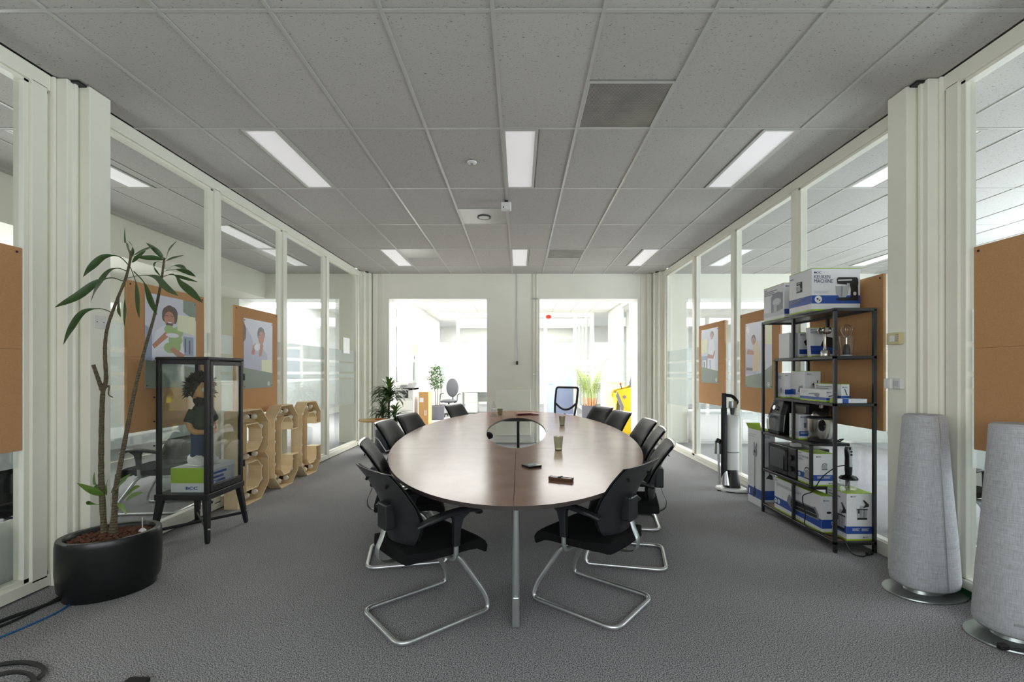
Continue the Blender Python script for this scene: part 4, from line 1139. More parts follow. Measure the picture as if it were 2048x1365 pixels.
# ------------------------------------------------------------------ plywood marquee letters
def loops_mesh(loops, x):
    """filled face with holes in the plane X = x from loops of (y, z)"""
    bm = bmesh.new()
    for L in loops:
        vs = [bm.verts.new((x, y, z)) for y, z in L]
        for i in range(len(vs)): bm.edges.new((vs[i], vs[(i+1) % len(vs)]))
    bmesh.ops.triangle_fill(bm, use_beauty=True, use_dissolve=False, edges=bm.edges[:], normal=(1, 0, 0))
    vs = [v.co.copy() for v in bm.verts]; bm.verts.index_update(); fs = [[v.index for v in f.verts] for f in bm.faces]
    bm.free(); return vs, fs
def inset(L, d):
    """loop moved inwards (counter-clockwise loops) by d"""
    n = len(L); out = []
    for i in range(n):
        p0, p1, p2 = Vector(L[i-1]), Vector(L[i]), Vector(L[(i+1) % n])
        e1 = (p1-p0).normalized(); e2 = (p2-p1).normalized()
        n1 = Vector((-e1.y, e1.x)); n2 = Vector((-e2.y, e2.x))
        m = (n1+n2); m = m/(m.length_squared)*2 if m.length > 1e-6 else n1
        out.append(tuple(p1 + m*d))
    return out
bulb_me = MB().ball((0.075, 0, 0), 0.034, 0.032, 0.032, 14, 10).mesh('bulb', M['bulb'])
sock_me = MB().tube([(0.0, 0, 0), (0.052, 0, 0)], 0.022, 12).mesh('socket', M['black'])
def letter(loops, bulbs, y0, label, xf=-2.875):
    t = thing('marquee_letter', label, 'letter sign', (xf, y0, 0), 0, 'plywood marquee letters by the left glass wall')
    dp = 0.145
    vs, fs = loops_mesh(loops, -dp)
    b = MB(); b.add(vs, fs); b.add([v + Vector((0.008, 0, 0)) for v in vs], [list(reversed(f)) for f in fs])
    b.build('back_panel', M['ply'], t, None)
    for k, L in enumerate(loops):
        I = inset(L, 0.009)
        n = len(L)
        for i in range(n):
            j = (i+1) % n
            a, c, ci, ai = L[i], L[j], I[j], I[i]
            b = MB()
            v = [(x, p[0], p[1]) for x in (-dp, 0) for p in (a, c, ci, ai)]
            b.add(v, [(0,1,5,4), (2,3,7,6), (3,2,1,0), (1,2,6,5), (3,0,4,7)], 0); b.add(v, [(4,5,6,7)], 1)
            b.build('side_board', [M['ply'], M['plyedge']], t, None)
    for (y, z) in bulbs:
        o = inst('bulb', bulb_me, t, (-dp+0.008, y, z)); inst('socket', sock_me, o)
W_, H_, ST, CH = 0.58, 1.0, 0.155, 0.155
co, ci = CH, 0.07
LC = [(co, 0), (W_-co, 0), (W_, co), (W_, 0.36), (W_-ST, 0.36), (W_-ST, ST+ci), (W_-ST-ci, ST), (ST+ci, ST), (ST, ST+ci), (ST, H_-ST-ci), (ST+ci, H_-ST), (W_-ST-ci, H_-ST), (W_-ST, H_-ST-ci), (W_-ST, 0.68), (W_, 0.68), (W_, H_-co), (W_-co, H_), (co, H_), (0, H_-co), (0, co)]
cb = [(0.078+0.02, 0.16), (0.2, 0.078), (0.38, 0.078), (0.49, 0.17), (0.502, 0.29), (0.078, 0.30), (0.078, 0.43), (0.078, 0.57), (0.078, 0.70), (0.10, 0.84), (0.23, 0.922), (0.37, 0.922), (0.49, 0.83), (0.502, 0.74)]
LBo = [(0, 0), (W_-co, 0), (W_, co), (W_, 0.43), (W_-0.07, 0.5), (W_, 0.57), (W_, H_-co), (W_-co, H_), (0, H_)]
LBh1 = [(ST, 0.565), (ST, H_-ST), (W_-ST-ci, H_-ST), (W_-ST, H_-ST-ci), (W_-ST, 0.565+ci), (W_-ST-ci, 0.565)]
LBh2 = [(ST, ST), (ST, 0.435), (W_-ST-ci, 0.435), (W_-ST, 0.435-ci), (W_-ST, ST+ci), (W_-ST-ci, ST)]
bbs = [(0.078, 0.08), (0.24, 0.078), (0.40, 0.08), (0.502, 0.2), (0.502, 0.34), (0.40, 0.5), (0.24, 0.5), (0.078, 0.5), (0.078, 0.29), (0.078, 0.71), (0.502, 0.66), (0.502, 0.79), (0.39, 0.915), (0.24, 0.922), (0.09, 0.922)]
letter([LBo, LBh1, LBh2], bbs, 4.70, 'large plywood letter B with round bulbs, half behind the glass cabinet')
letter([LC], cb, 5.40, 'large plywood letter C with round bulbs, the nearer C beside the B')
letter([LC], cb, 6.08, 'large plywood letter C with round bulbs, the farther C at the end of the row')
# ------------------------------------------------------------------ pin boards and posters
SKIN1 = mat('poster_skin', (184, 124, 100), 0.4); HAIRP = mat('poster_hair', (78, 56, 48), 0.4)
PBG = mat('poster_pale_blue', (206, 210, 224), 0.35); PSHIRT = mat('poster_white_shirt', (226, 228, 238), 0.35)
PGREEN = mat('poster_leaf_green', (150, 184, 112), 0.35); PDG = mat('poster_grey_green', (122, 138, 122), 0.35)
PBLUE = mat('poster_blue_grey', (140, 158, 186), 0.35); PDARK = mat('poster_dark', (70, 66, 72), 0.35); PTAN = mat('poster_tan', (220, 196, 160), 0.35)
PLIL = mat('poster_lilac', (184, 186, 208), 0.35); PWHITE = mat('poster_white', (240, 240, 242), 0.35); PYEL = mat('poster_cream', (226, 230, 190), 0.35)
POM = [PBG, PSHIRT, SKIN1, HAIRP, PGREEN, PDG, PBLUE, PDARK, PTAN, PLIL, PWHITE, PYEL]
def el(cx, cy, rx, ry, n=16): return [(cx+rx*math.cos(2*PI*i/n), cy+ry*math.sin(2*PI*i/n)) for i in range(n)]
def wall_side(side, yl):
    """origin-less (x, right) pair for a flat thing on the outer side of a glass wall, seen from the room"""
    return (XL-0.062, (0, 1, 0), 1) if side < 0 else (XR+0.062, (0, -1, 0), -1)
def pinboard(side, ya, yb, z0, z1, label):
    x = (XL-0.0445, XL-0.0225) if side < 0 else (XR+0.0225, XR+0.0445)
    xc = x[1] if side < 0 else x[0]; yk = 0.989; ya *= yk; yb *= yk
    t = thing('pin_board', label, 'pin board', (xc, (ya+yb)/2, z0), 0, 'cork pin boards behind the glass walls')
    h = (yb-ya)/2
    zm = (z1-z0)*0.5
    MB().box(x[0]-xc, x[1]-xc, -h, h, 0, zm-0.0003).build('cork_panel', M['cork'], t, None, bevel=0.002)
    MB().box(x[0]-xc, x[1]-xc, -h, h, zm+0.0003, z1-z0).build('cork_panel', M['cork'], t, None, bevel=0.002)
    s = 1 if side < 0 else -1
    for y in (-h+0.03, h-0.03): MB().ball((s*0.002, y, z1-z0-0.03), 0.004, 0.008, 0.008, 8, 6).build('pin', M['black'], t)
def poster(side, yl, w_, z0, h, shapes, label):
    """yl: the edge that is on the left when seen from the room"""
    s = 1 if side < 0 else -1
    x = XL-0.0215 if side < 0 else XR+0.0215; yl *= 0.989
    t = thing('poster', label, 'poster', (x, yl, z0))
    MB().box(min(0, s*0.001), max(0, s*0.001), min(0, s*w_), max(0, s*w_), 0, h).build('sheet', PBG, t, None)
    b = MB()
    for k, (mi, pts) in enumerate(shapes):
        q = [(s*(0.0012+0.00004*k), s*u*w_, v*h) for u, v in pts]
        b.poly(q, mi)
    b.build('print', POM, t, None)
    for u in (0.03, 0.97):
        for v in (0.03, 0.97): MB().ball((s*0.003, s*u*w_, v*h), 0.003, 0.006, 0.006, 8, 6).build('pin', M['black'], t)
pinboard(-1, 3.67, 4.57, 0.92, 2.14, 'brown cork pin board behind the left glass wall, behind the display cabinet')
pinboard(-1, 5.06, 5.95, 0.92, 2.14, 'brown cork pin board behind the left glass wall, behind the plywood letters')
pinboard(-1, 1.98, 2.895, 0.92, 2.18, 'brown cork pin board at the near left edge, left of the white pillar')
pinboard(1, 1.95, 2.875, 0.93, 2.18, 'brown cork pin board at the near right edge, behind the tall speakers')
pinboard(1, 3.59, 4.50, 0.95, 2.17, 'brown cork pin board behind the right glass wall, behind the shelving unit')
pinboard(1, 5.01, 5.92, 0.93, 2.13, 'brown cork pin board behind the right glass wall, left of the shelving unit')
pinboard(1, 6.37, 7.28, 0.93, 2.12, 'brown cork pin board behind the right glass wall, farthest down the room')
band = (5, [(0, 0), (1, 0), (1, 0.22), (0, 0.30)])
badge = lambda u: [(10, el(u, 0.06, 0.045, 0.032)), (5, el(u, 0.06, 0.034, 0.024)), (10, [(u-.012, .048), (u+.012, .048), (u+.012, .07), (u-.012, .07)])]
poster(-1, 3.845, 0.60, 1.27, 0.80, [(5, [(0.72, 0.86), (1, 0.78), (1, 1), (0.72, 1)]), (6, [(0, 0.3), (0.12, 0.3), (0.12, 0.62), (0, 0.66)]), (6, [(0.72, 0.36), (0.94, 0.36), (0.94, 0.58), (0.72, 0.58)]), (7, [(0.75, 0.4), (0.78, 0.4), (0.78, 0.56), (0.75, 0.56)]), (7, [(0.84, 0.38), (0.87, 0.38), (0.87, 0.54), (0.84, 0.54)]),
   (1, [(0.12, 0.22), (0.72, 0.2), (0.74, 0.42), (0.66, 0.62), (0.56, 0.68), (0.34, 0.68), (0.2, 0.62), (0.12, 0.44)]), (6, [(0.14, 0.22), (0.70, 0.2), (0.70, 0.28), (0.14, 0.30)]), (3, el(0.40, 0.80, 0.10, 0.09)), (3, el(0.50, 0.81, 0.11, 0.09)), (3, el(0.45, 0.84, 0.10, 0.07)), (3, el(0.545, 0.77, 0.05, 0.06)), (3, el(0.35, 0.77, 0.05, 0.05)), (2, el(0.44, 0.755, 0.10, 0.085)), (3, el(0.44, 0.695, 0.065, 0.028)), (10, [(0.40, 0.725), (0.49, 0.725), (0.47, 0.712), (0.42, 0.712)]), (3, [(0.36, 0.785), (0.42, 0.79), (0.42, 0.797), (0.36, 0.793)]), (3, [(0.46, 0.79), (0.52, 0.785), (0.52, 0.793), (0.46, 0.797)]),
   (2, [(0.12, 0.46), (0.16, 0.42), (0.42, 0.56), (0.50, 0.55), (0.44, 0.62), (0.36, 0.61)]), (4, el(0.44, 0.64, 0.10, 0.05)), (4, el(0.60, 0.62, 0.12, 0.06)), (4, el(0.56, 0.53, 0.14, 0.07)), (1, el(0.5, 0.58, 0.13, 0.025)), (4, el(0.46, 0.44, 0.13, 0.06)), (4, el(0.58, 0.46, 0.09, 0.07)), (2, [(0.44, 0.42), (0.52, 0.45), (0.74, 0.37), (0.72, 0.30), (0.62, 0.33)]), (11, [(0.60, 0.64), (0.98, 0.60), (0.98, 0.82), (0.60, 0.82)]) , band] + badge(0.88), 'poster of a smiling man holding green vegetables, on the left board behind the cabinet')
poster(-1, 5.22, 0.60, 1.217, 0.80, [(9, [(0, 0.25), (0.3, 0.22), (0.3, 0.7), (0.12, 0.86), (0, 0.86)]), (3, [(0, 0.66), (0.07, 0.72), (0.08, 0.86), (0, 0.95)]), (9, [(0.22, 0.22), (0.85, 0.2), (0.8, 0.5), (0.62, 0.6), (0.40, 0.56), (0.3, 0.44)]), (7, el(0.58, 0.80, 0.13, 0.11)), (2, el(0.585, 0.745, 0.105, 0.10)), (7, [(0.49, 0.79), (0.56, 0.785), (0.56, 0.775), (0.49, 0.78)]), (2, [(0.24, 0.50), (0.30, 0.62), (0.38, 0.66), (0.44, 0.62), (0.38, 0.56), (0.34, 0.48)]), (2, [(0.50, 0.46), (0.60, 0.48), (0.66, 0.64), (0.58, 0.68), (0.52, 0.60)]), (1, el(0.44, 0.6, 0.10, 0.05)), (11, [(0.6, 0.2), (0.97, 0.2), (0.97, 0.42), (0.6, 0.42)]), band] + badge(0.86), 'poster of a person drinking from a cup, on the left board behind the plywood letters')
poster(1, 5.775, 0.60, 1.22, 0.78, [(9, [(0, 0.2), (0.45, 0.2), (0.45, 0.56), (0, 0.62)]), (10, [(0.04, 0.9), (0.1, 0.98), (0.12, 0.88), (0.16, 0.98), (0.16, 0.86), (0.1, 0.84)]), (7, [(0.02, 0.27), (0.3, 0.26), (0.36, 0.30), (0.05, 0.31)]), (8, [(0.30, 0.24), (0.55, 0.26), (0.60, 0.5), (0.48, 0.72), (0.34, 0.7), (0.28, 0.46)]), (3, el(0.33, 0.74, 0.085, 0.075)), (2, el(0.325, 0.715, 0.06, 0.06)), (2, [(0.05, 0.52), (0.10, 0.60), (0.34, 0.56), (0.34, 0.50)]), (1, [(0.62, 0.36), (0.80, 0.4), (0.78, 0.62), (0.64, 0.6)]), (11, [(0.62, 0.66), (1, 0.64), (1, 0.94), (0.62, 0.92)]), (5, [(0, 0), (1, 0), (1, 0.34), (0.6, 0.22), (0, 0.17)])] + badge(0.88), 'poster of a person in a tan top, on the board left of the shelving')
poster(1, 7.18, 0.60, 1.245, 0.80, [(6, [(0, 0.2), (0.4, 0.2), (0.4, 0.5), (0, 0.5)]), (1, [(0.38, 0.2), (0.82, 0.2), (0.84, 0.6), (0.74, 0.8), (0.52, 0.78), (0.42, 0.6)]), (3, el(0.66, 0.88, 0.10, 0.07)), (2, el(0.655, 0.855, 0.075, 0.06)), (2, [(0.38, 0.46), (0.42, 0.54), (0.72, 0.5), (0.80, 0.60), (0.84, 0.56), (0.74, 0.44)]), (6, [(0.52, 0.2), (0.58, 0.2), (0.58, 0.42), (0.52, 0.42)]), (10, [(0.1, 0.22), (0.3, 0.22), (0.3, 0.42), (0.1, 0.42)]), (7, [(0.16, 0.26), (0.22, 0.26), (0.22, 0.40), (0.16, 0.40)]), (11, [(0.0, 0.56), (0.38, 0.56), (0.38, 0.82), (0, 0.80)]), band] + badge(0.9), 'poster of a person in white clothes, on the farthest right-hand board')
# sheet of white paper stuck to the last left pane, near the far pillar
t = tag(MB().box(-3.118, -3.1165, 8.14, 8.44, 1.74, 2.02).build('paper_sheet', M['paper'], None, None), 'blank white paper sheet stuck on the last pane of the left glass wall', 'paper')

# ------------------------------------------------------------------ things in the side rooms
t = thing('whiteboard', 'white board leaning behind the near left glass pane, low by the floor', 'panel', (-3.22, 2.50, 0))
MB().loft([[(0.0, -0.45, 0.0), (0.0, 0.52, 0.0), (0.0, 0.52, 0.47), (0.0, -0.45, 0.47)], [(-0.018, -0.45, 0.0), (-0.018, 0.52, 0.0), (-0.018, 0.52, 0.47), (-0.018, -0.45, 0.47)]]).build('board', M['whitep'], t, None, bevel=0.003)
MB().box(-0.02, 0.002, -0.46, -0.45, 0, 0.475).build('edge_strip', M['alu'], t, None)
def desk(loc, w_, d, label, rz=0):
    t = thing('desk', label, 'desk', loc, rz)
    MB().box(-w_/2, w_/2, -d/2, d/2, 0.715, 0.74).build('desk_top', M['whitep'], t, None, bevel=0.004)
    for x in (-w_/2+0.06, w_/2-0.06):
        l = MB().box(x-0.03, x+0.03, -0.03, 0.03, 0.03, 0.715).build('leg', M['alu'], t, None, bevel=0.004)
        MB().box(x-0.03, x+0.03, -d/2+0.05, d/2-0.05, 0.0, 0.035).build('foot', M['alu'], l, None, bevel=0.006)
    MB().box(-w_/2+0.1, w_/2-0.1, d/2-0.05, d/2-0.03, 0.35, 0.70).build('modesty_panel', M['greybox'], t, None)
    return t
desk((-4.45, 5.4, 0), 1.6, 0.8, 'white desk in the left side room behind the cork boards', PI/2)
desk((4.5, 4.2, 0), 1.8, 0.8, 'white desk in the right side room behind the shelving unit', PI/2)
desk((-4.45, 3.0, 0), 1.6, 0.8, 'white desk in the left side room behind the near pane', PI/2)
make_sr = lambda x, y, f, lab: dup(chair0, (x, y, 0), face_rz(*f), lab, 'black chairs in the side rooms')
make_sr(-3.85, 3.35, (-1, 0.2), 'black cantilever chair behind the near left glass pane')
make_sr(-3.7, 4.75, (-1, -0.1), 'black cantilever chair in the left side room behind the glass cabinet')
make_sr(3.6, 3.9, (1, 0.25), 'black cantilever chair in the right side room behind the shelving unit')
make_sr(3.7, 2.1, (1, -0.1), 'black cantilever chair in the right side room behind the tall speakers')
t = thing('low_cabinet', 'white low cabinet standing in the opening of the right side room', 'cabinet', (4.36, 9.25, 0), 0)
MB().box(-0.95, 0.95, -0.25, 0.25, 0.05, 0.60).build('body', M['whitep'], t, None)
MB().box(-0.96, 0.96, -0.27, 0.27, 0.60, 0.63).build('top', M['whitep'], t, None)
for k in range(4): MB().box(-0.94+k*0.47, -0.475+k*0.47, -0.268, -0.25, 0.08, 0.585).build('door', M['whitep'], t, None, bevel=0.003)
MB().box(-0.95, 0.95, -0.22, 0.24, 0.0, 0.05).build('plinth', M['greybox'], t, None)

# ------------------------------------------------------------------ tall fabric loudspeakers
def speaker(loc, rz, label, h=1.13):
    t = thing('floor_speaker', label, 'loudspeaker', loc, rz, 'tall grey loudspeakers by the right glass wall')
    def ov(rx, ry, z, n=40): return [(rx*math.copysign(abs(math.cos(2*PI*k/n))**0.9, math.cos(2*PI*k/n)), ry*math.copysign(abs(math.sin(2*PI*k/n))**0.9, math.sin(2*PI*k/n)), z) for k in range(n)]
    MB().loft([ov(0.235, 0.17, 0.0), ov(0.24, 0.175, 0.006), ov(0.238, 0.173, 0.012), ov(0.05, 0.05, 0.016)]).build('base_plate', M['alu'], t, 0.5)
    MB().loft([ov(0.12, 0.09, 0.01), ov(0.10, 0.08, 0.06)]).build('neck', M['alu'], t)
    prof = [(0.055, 0.172, 0.145), (0.068, 0.184, 0.155), (0.10, 0.188, 0.158), (0.35, 0.172, 0.145), (0.7, 0.142, 0.122), (1.0, 0.120, 0.106), (h-0.008, 0.112, 0.10), (h, 0.104, 0.094)]
    MB().loft([ov(a, b_, z) for z, a, b_ in prof]).build('fabric_body', M['weave'], t, 0.9)
    MB().loft([ov(0.106, 0.095, h-0.002), ov(0.100, 0.09, h+0.006)]).build('top_cap', M['weave'], t)
    # seam strip down the back
    MB().tube([(-0.01, -0.1585, 0.075), (-0.01, -0.1455, 0.35), (-0.01, -0.1225, 0.7), (-0.01, -0.1065, 1.0), (-0.01, -0.0955, h)], 0.004, 6).build('seam_strip', M['alu'], t)
    MB().box(-0.032, 0.032, -0.004, 0.006, 0.0, 0.01, T=TR((-0.128, -0.119, 0.125), rz=-0.62)).build('badge', M['chrome'], t, None)
    return t
sp = speaker((2.595, 2.95, 0), 0.12, 'tall grey fabric loudspeaker on a silver oval foot, the farther one before the pillar')
s2 = dup(sp, (2.64, 2.44, 0), 0.12, 'tall grey fabric loudspeaker on a silver oval foot, the nearer one at the right edge')
def cable(name, label, pts, r, m=M['rubber'], n=8, plug=None):
    o = MB().tube(spline(pts, n), r, 6).build(name, m)
    return tag(o, label, 'cable')
cable('power_cable', 'black power cable lying on the foot of the nearer grey loudspeaker', [(2.44, 2.31, 0.022), (2.52, 2.27, 0.03), (2.62, 2.25, 0.026), (2.75, 2.22, 0.022), (2.9, 2.2, 0.012)], 0.006)
t = tag(MB().box(2.405, 2.45, 2.295, 2.325, 0.014, 0.044).build('power_plug', M['rubber'], None, None, bevel=0.008), 'black plug end on the foot of the nearer grey loudspeaker', 'plug')

# fittings on the right pillar
t = thing('room_thermostat', 'beige thermostat box on the right pillar', 'thermostat', (XR-0.155, 3.205, 1.60))
MB().box(-0.032, 0.0, -0.055, 0.055, 0.0, 0.082).build('housing', M['beige'], t, None, bevel=0.004)
MB().box(-0.036, -0.03, -0.018, 0.022, 0.02, 0.062).build('dial_window', M['whitep'], t, None, bevel=0.002)
b = MB(); [b.box(-0.034, -0.031, -0.05, -0.024, 0.02+0.014*k, 0.025+0.014*k) for k in range(4)]; b.build('vent_slots', M['greyprint'], t, None)
t = thing('wall_socket', 'white surface socket and switch on the right pillar below the thermostat', 'socket', (XR-0.155, 3.2, 1.29))
MB().box(-0.03, 0.0, -0.06, 0.0, 0.0, 0.075).build('switch_box', M['whitep'], t, None, bevel=0.004)
MB().box(-0.05, 0.0, 0.004, 0.062, 0.002, 0.072).build('socket_box', M['whitep'], t, None, bevel=0.006)
MB().box(-0.035, -0.028, -0.05, -0.01, 0.02, 0.055).build('rocker', M['palegrey'], t, None, bevel=0.002)
t = thing('blank_plate', 'small blank white cover plate on the left pillar behind the plant', 'cover plate', (XL+0.155, 3.20, 1.71))
MB().box(0, 0.006, -0.045, 0.045, 0, 0.09).build('plate', M['whitep'], t, None, bevel=0.002)
for y in (-0.025, 0.025): MB().ball((0.006, y, 0.045), 0.002, 0.004, 0.004, 8, 6).build('screw', M['black'], t)

# cables on the floor, left foreground
cable('floor_cable', 'black cable running along the floor under the near left glass wall', [(-3.0, 1.9, 0.012), (-2.96, 2.3, 0.012), (-2.9, 2.6, 0.012), (-2.84, 2.75, 0.012), (-2.8, 2.95, 0.012)], 0.010)
cable('floor_cable', 'second black cable beside the first along the near left wall', [(-2.98, 1.9, 0.01), (-2.90, 2.35, 0.01), (-2.84, 2.6, 0.01), (-2.86, 2.9, 0.01)], 0.007)
cable('network_cable', 'thin blue cable on the carpet in front of the left glass wall', [(-2.86, 1.9, 0.006), (-2.78, 2.3, 0.006), (-2.72, 2.52, 0.006), (-2.70, 2.72, 0.006), (-2.78, 2.95, 0.006)], 0.005, M['bluecable'])
cable('cable_loop', 'black looped cable on the carpet at the bottom left corner', [(-2.62, 2.12, 0.010), (-2.46, 2.20, 0.012), (-2.34, 2.205, 0.012), (-2.22, 2.15, 0.012), (-2.2, 2.05, 0.012), (-2.3, 1.98, 0.012), (-2.42, 2.0, 0.02), (-2.36, 2.10, 0.03), (-2.24, 2.10, 0.028), (-2.14, 2.03, 0.012), (-2.05, 1.9, 0.010)], 0.010)
t = tag(MB().box(-1.77, -1.67, 2.03, 2.09, 0, 0.03).build('floor_adapter', M['rubber'], None, None, bevel=0.012), 'small black adapter on the carpet at the bottom edge', 'adapter')

# ------------------------------------------------------------------ the hall's furniture
t = thing('photocopier', 'grey photocopier in the hall behind the bushy dracaena', 'copier', (-2.66, 10.55, 0))
MB().box(-0.29, 0.29, -0.3, 0.3, 0.03, 0.82).build('body', M['greybox'], t, None, bevel=0.01)
for k in range(3): MB().box(-0.27, 0.27, -0.312, -0.3, 0.08+0.24*k, 0.29+0.24*k).build('paper_drawer', M['whitep'], t, None, bevel=0.006)
MB().box(-0.27, 0.2, -0.28, 0.28, 0.82, 0.99).build('output_bay', M['black'], t, None, bevel=0.01)
MB().box(-0.2, 0.14, -0.34, -0.1, 0.88, 0.90).build('output_tray', M['greyprint'], t, None)
MB().box(0.18, 0.29, -0.3, 0.3, 0.82, 1.05).build('side_pillar', M['greybox'], t, None, bevel=0.008)
MB().box(-0.29, 0.29, -0.3, 0.3, 0.99, 1.08).build('scanner', M['greybox'], t, None, bevel=0.01)
MB().box(-0.27, 0.15, -0.26, 0.28, 1.08, 1.16).build('lid', M['greybox'], t, None, bevel=0.02)
MB().box(0.0, 0.33, -0.16, 0.16, 0, 0.03, T=TR((0, -0.24, 1.08), rx=0.35)).build('control_panel', M['black'], t, None, bevel=0.008)
MB().box(-0.29, 0.29, -0.3, 0.3, 0.0, 0.03).build('plinth', M['black'], t, None)
t = thing('tall_cardboard_box', 'tall brown cardboard box standing in the hall beside the copier', 'box', (-2.17, 10.6, 0))
MB().box(-0.11, 0.11, -0.2, 0.2, 0, 0.95).build('carton', M['cardboard'], t, None, bevel=0.004)
MB().box(-0.03, 0.03, -0.2005, 0.2005, 0.952, 0.954).build('tape', M['wood'], t, None)
b = MB(); b.box(-0.09, 0.0, -0.2015, -0.2, 0.72, 0.82); b.box(0.02, 0.035, -0.2015, -0.2, 0.42, 0.54); b.box(0.05, 0.065, -0.2015, -0.2, 0.42, 0.54)
b.build('label_print', M['paper'], t, None)
t = thing('potted_fig_tree', 'slender small-leaved tree in a dark pot in the hall beyond the left opening', 'plant', (-2.44, 13.6, 0))
MB().lathe([(0.19, 0.0), (0.21, 0.02), (0.215, 0.40), (0.20, 0.41), (0.19, 0.36), (0.0, 0.36)], 28).build('pot', M['potgrey'], t)
MB().lathe([(0.0, 0.375), (0.19, 0.37), (0.19, 0.36), (0, 0.36)], 20).build('soil', M['soil'], t)
for x, y in ((0.0, 0.0), (0.06, 0.03), (-0.05, 0.04)):
    MB().tube([(x, y, 0.36), (x*1.6+0.02, y, 0.8), (x*2.6-0.06, y, 1.45)], [0.012, 0.010, 0.005], 6).build('stem', M['bark'], t)
b = MB()
for k in range(520):
    a = random.uniform(0, 2*PI); z = random.uniform(0.92, 1.58); r = 0.24*math.sqrt(random.random())*math.sin(PI*(z-0.85)/0.8)**0.5
    c = Vector((r*math.cos(a)-0.03, r*math.sin(a), z)); d = Vector((random.uniform(-1, 1), random.uniform(-1, 1), random.uniform(-.9, .3))).normalized()
    blade(b, [c, c+d*0.035, c+d*0.08], 0.038, lanceolate, (0.8, 0.5))
o = b.build('foliage', M['greenleaf'], t, None); o['kind'] = 'stuff'
M['darkgreyfab'] = mat('dark_grey_upholstery', (78, 80, 84), 0.9)
t = thing('hall_office_chair', 'grey swivel office chair in the hall beyond the left opening', 'chair', (-2.22, 14.45, 0), face_rz(-0.35, -1))
MB().ball((0, -0.24, 0.90), 0.22, 0.05, 0.30, 20, 12).build('backrest', M['darkgreyfab'], t)
MB().ball((0, 0, 0.49), 0.25, 0.24, 0.055, 20, 8).build('seat', M['darkgreyfab'], t)
MB().tube([(0, -0.12, 0.44), (0, -0.26, 0.46), (0, -0.29, 0.8)], 0.02).build('back_bar', M['black'], t)
for s in (-1, 1): MB().tube(fillet([(s*0.2, 0.05, 0.45), (s*0.3, 0.03, 0.47), (s*0.3, 0.0, 0.70), (s*0.3, -0.2, 0.71)], 0.06), 0.016).build('armrest', M['black'], t)
MB().tube([(0, 0, 0.09), (0, 0, 0.45)], 0.026).build('gas_column', M['black'], t)
for k in range(5):
    a = k*2*PI/5+.3
    l = MB().tube([(0, 0, 0.1), (0.28*math.cos(a), 0.28*math.sin(a), 0.07)], [0.024, 0.015]).build('leg', M['black'], t)
    MB().ball((0.28*math.cos(a), 0.28*math.sin(a), 0.028), 0.026, 0.026, 0.028).build('castor', M['rubber'], l)
desk((-1.25, 15.9, 0), 1.5, 0.8, 'white desk behind the frosted hall partition, seen through the left opening')
t = thing('drawer_unit', 'pale grey drawer unit under the desk behind the hall partition', 'drawer unit', (-1.62, 15.75, 0))
MB().box(-0.2, 0.2, -0.28, 0.28, 0.03, 0.70).build('body', M['greybox'], t, None, bevel=0.005)
for k in range(4): MB().box(-0.19, 0.19, -0.292, -0.28, 0.06+0.16*k, 0.205+0.16*k).build('drawer', M['greybox'], t, None, bevel=0.004)
MB().box(-0.19, 0.19, -0.27, 0.27, 0, 0.03).build('plinth', M['black'], t, None)
def hall_poster(y0, y1, z0, z1, label, fig):
    t = thing('hall_poster', label, 'poster', (-3.039, y0, z0))
    MB().box(0, 0.003, 0, y1-y0, 0, z1-z0).build('sheet', PWHITE, t, None)
    b = MB()
    w_, h = y1-y0, z1-z0
    for k, (mi, pts) in enumerate(fig): b.poly([(0.0034+0.0002*k, u*w_, v*h) for u, v in pts], mi)
    b.build('print', POM, t, None)
hall_poster(12.85, 13.7, 0.9, 2.25, 'poster with a dark figure under a green band on the hall wall', [(4, [(0.05, 0.76), (0.95, 0.76), (0.95, 0.97), (0.05, 0.97)]), (7, el(0.5, 0.68, 0.12, 0.05)), (5, [(0.2, 0.1), (0.8, 0.1), (0.74, 0.6), (0.3, 0.62)]), (7, [(0.3, 0.2), (0.5, 0.2), (0.55, 0.58), (0.36, 0.58)])])
# palm with yellow-green fronds
fm = []
for e0, e1, L in ((1.5, 0.85, 0.95), (1.46, 0.4, 0.85), (1.5, 1.15, 0.8)):
    b = MB(); p = Vector((0, 0, 0)); n = 16; pts = []
    for k in range(n):
        pts.append(p.copy()); a = e0 + (e1-e0)*(k/(n-1))**1.3; p = p + Vector((math.cos(a), 0, math.sin(a)))*L/(n-1)
    b.tube(pts, [0.009*(1-0.8*k/n) for k in range(n)], 5)
    for k in range(4, n):
        for s in (-1, 1):
            q = pts[k]; d = Vector((0.6, s*0.9, 0.1)).normalized(); ln = 0.20*math.sin(PI*(k-2)/(n-0.5))+0.04
            blade(b, [q, q+d*ln*0.5+Vector((0, 0, 0.01)), q+d*ln-Vector((0, 0, 0.03))], 0.034, lanceolate, (1, 0.1))
    fm.append(b.mesh('frond', M['palmleaf'], None))
t = thing('potted_palm', 'yellow-green feathery palm in a dark round pot beyond the right opening', 'plant', (2.14, 13.9, 0))
MB().lathe([(0.23, 0.0), (0.25, 0.02), (0.255, 0.39), (0.24, 0.40), (0.23, 0.35), (0.0, 0.35)], 28).build('pot', M['potgrey'], t)
MB().lathe([(0.0, 0.365), (0.23, 0.36), (0.23, 0.35), (0, 0.35)], 20).build('soil', M['soil'], t)
M['stalk'] = mat('tan_palm_stalk', (188, 140, 96), 0.7)
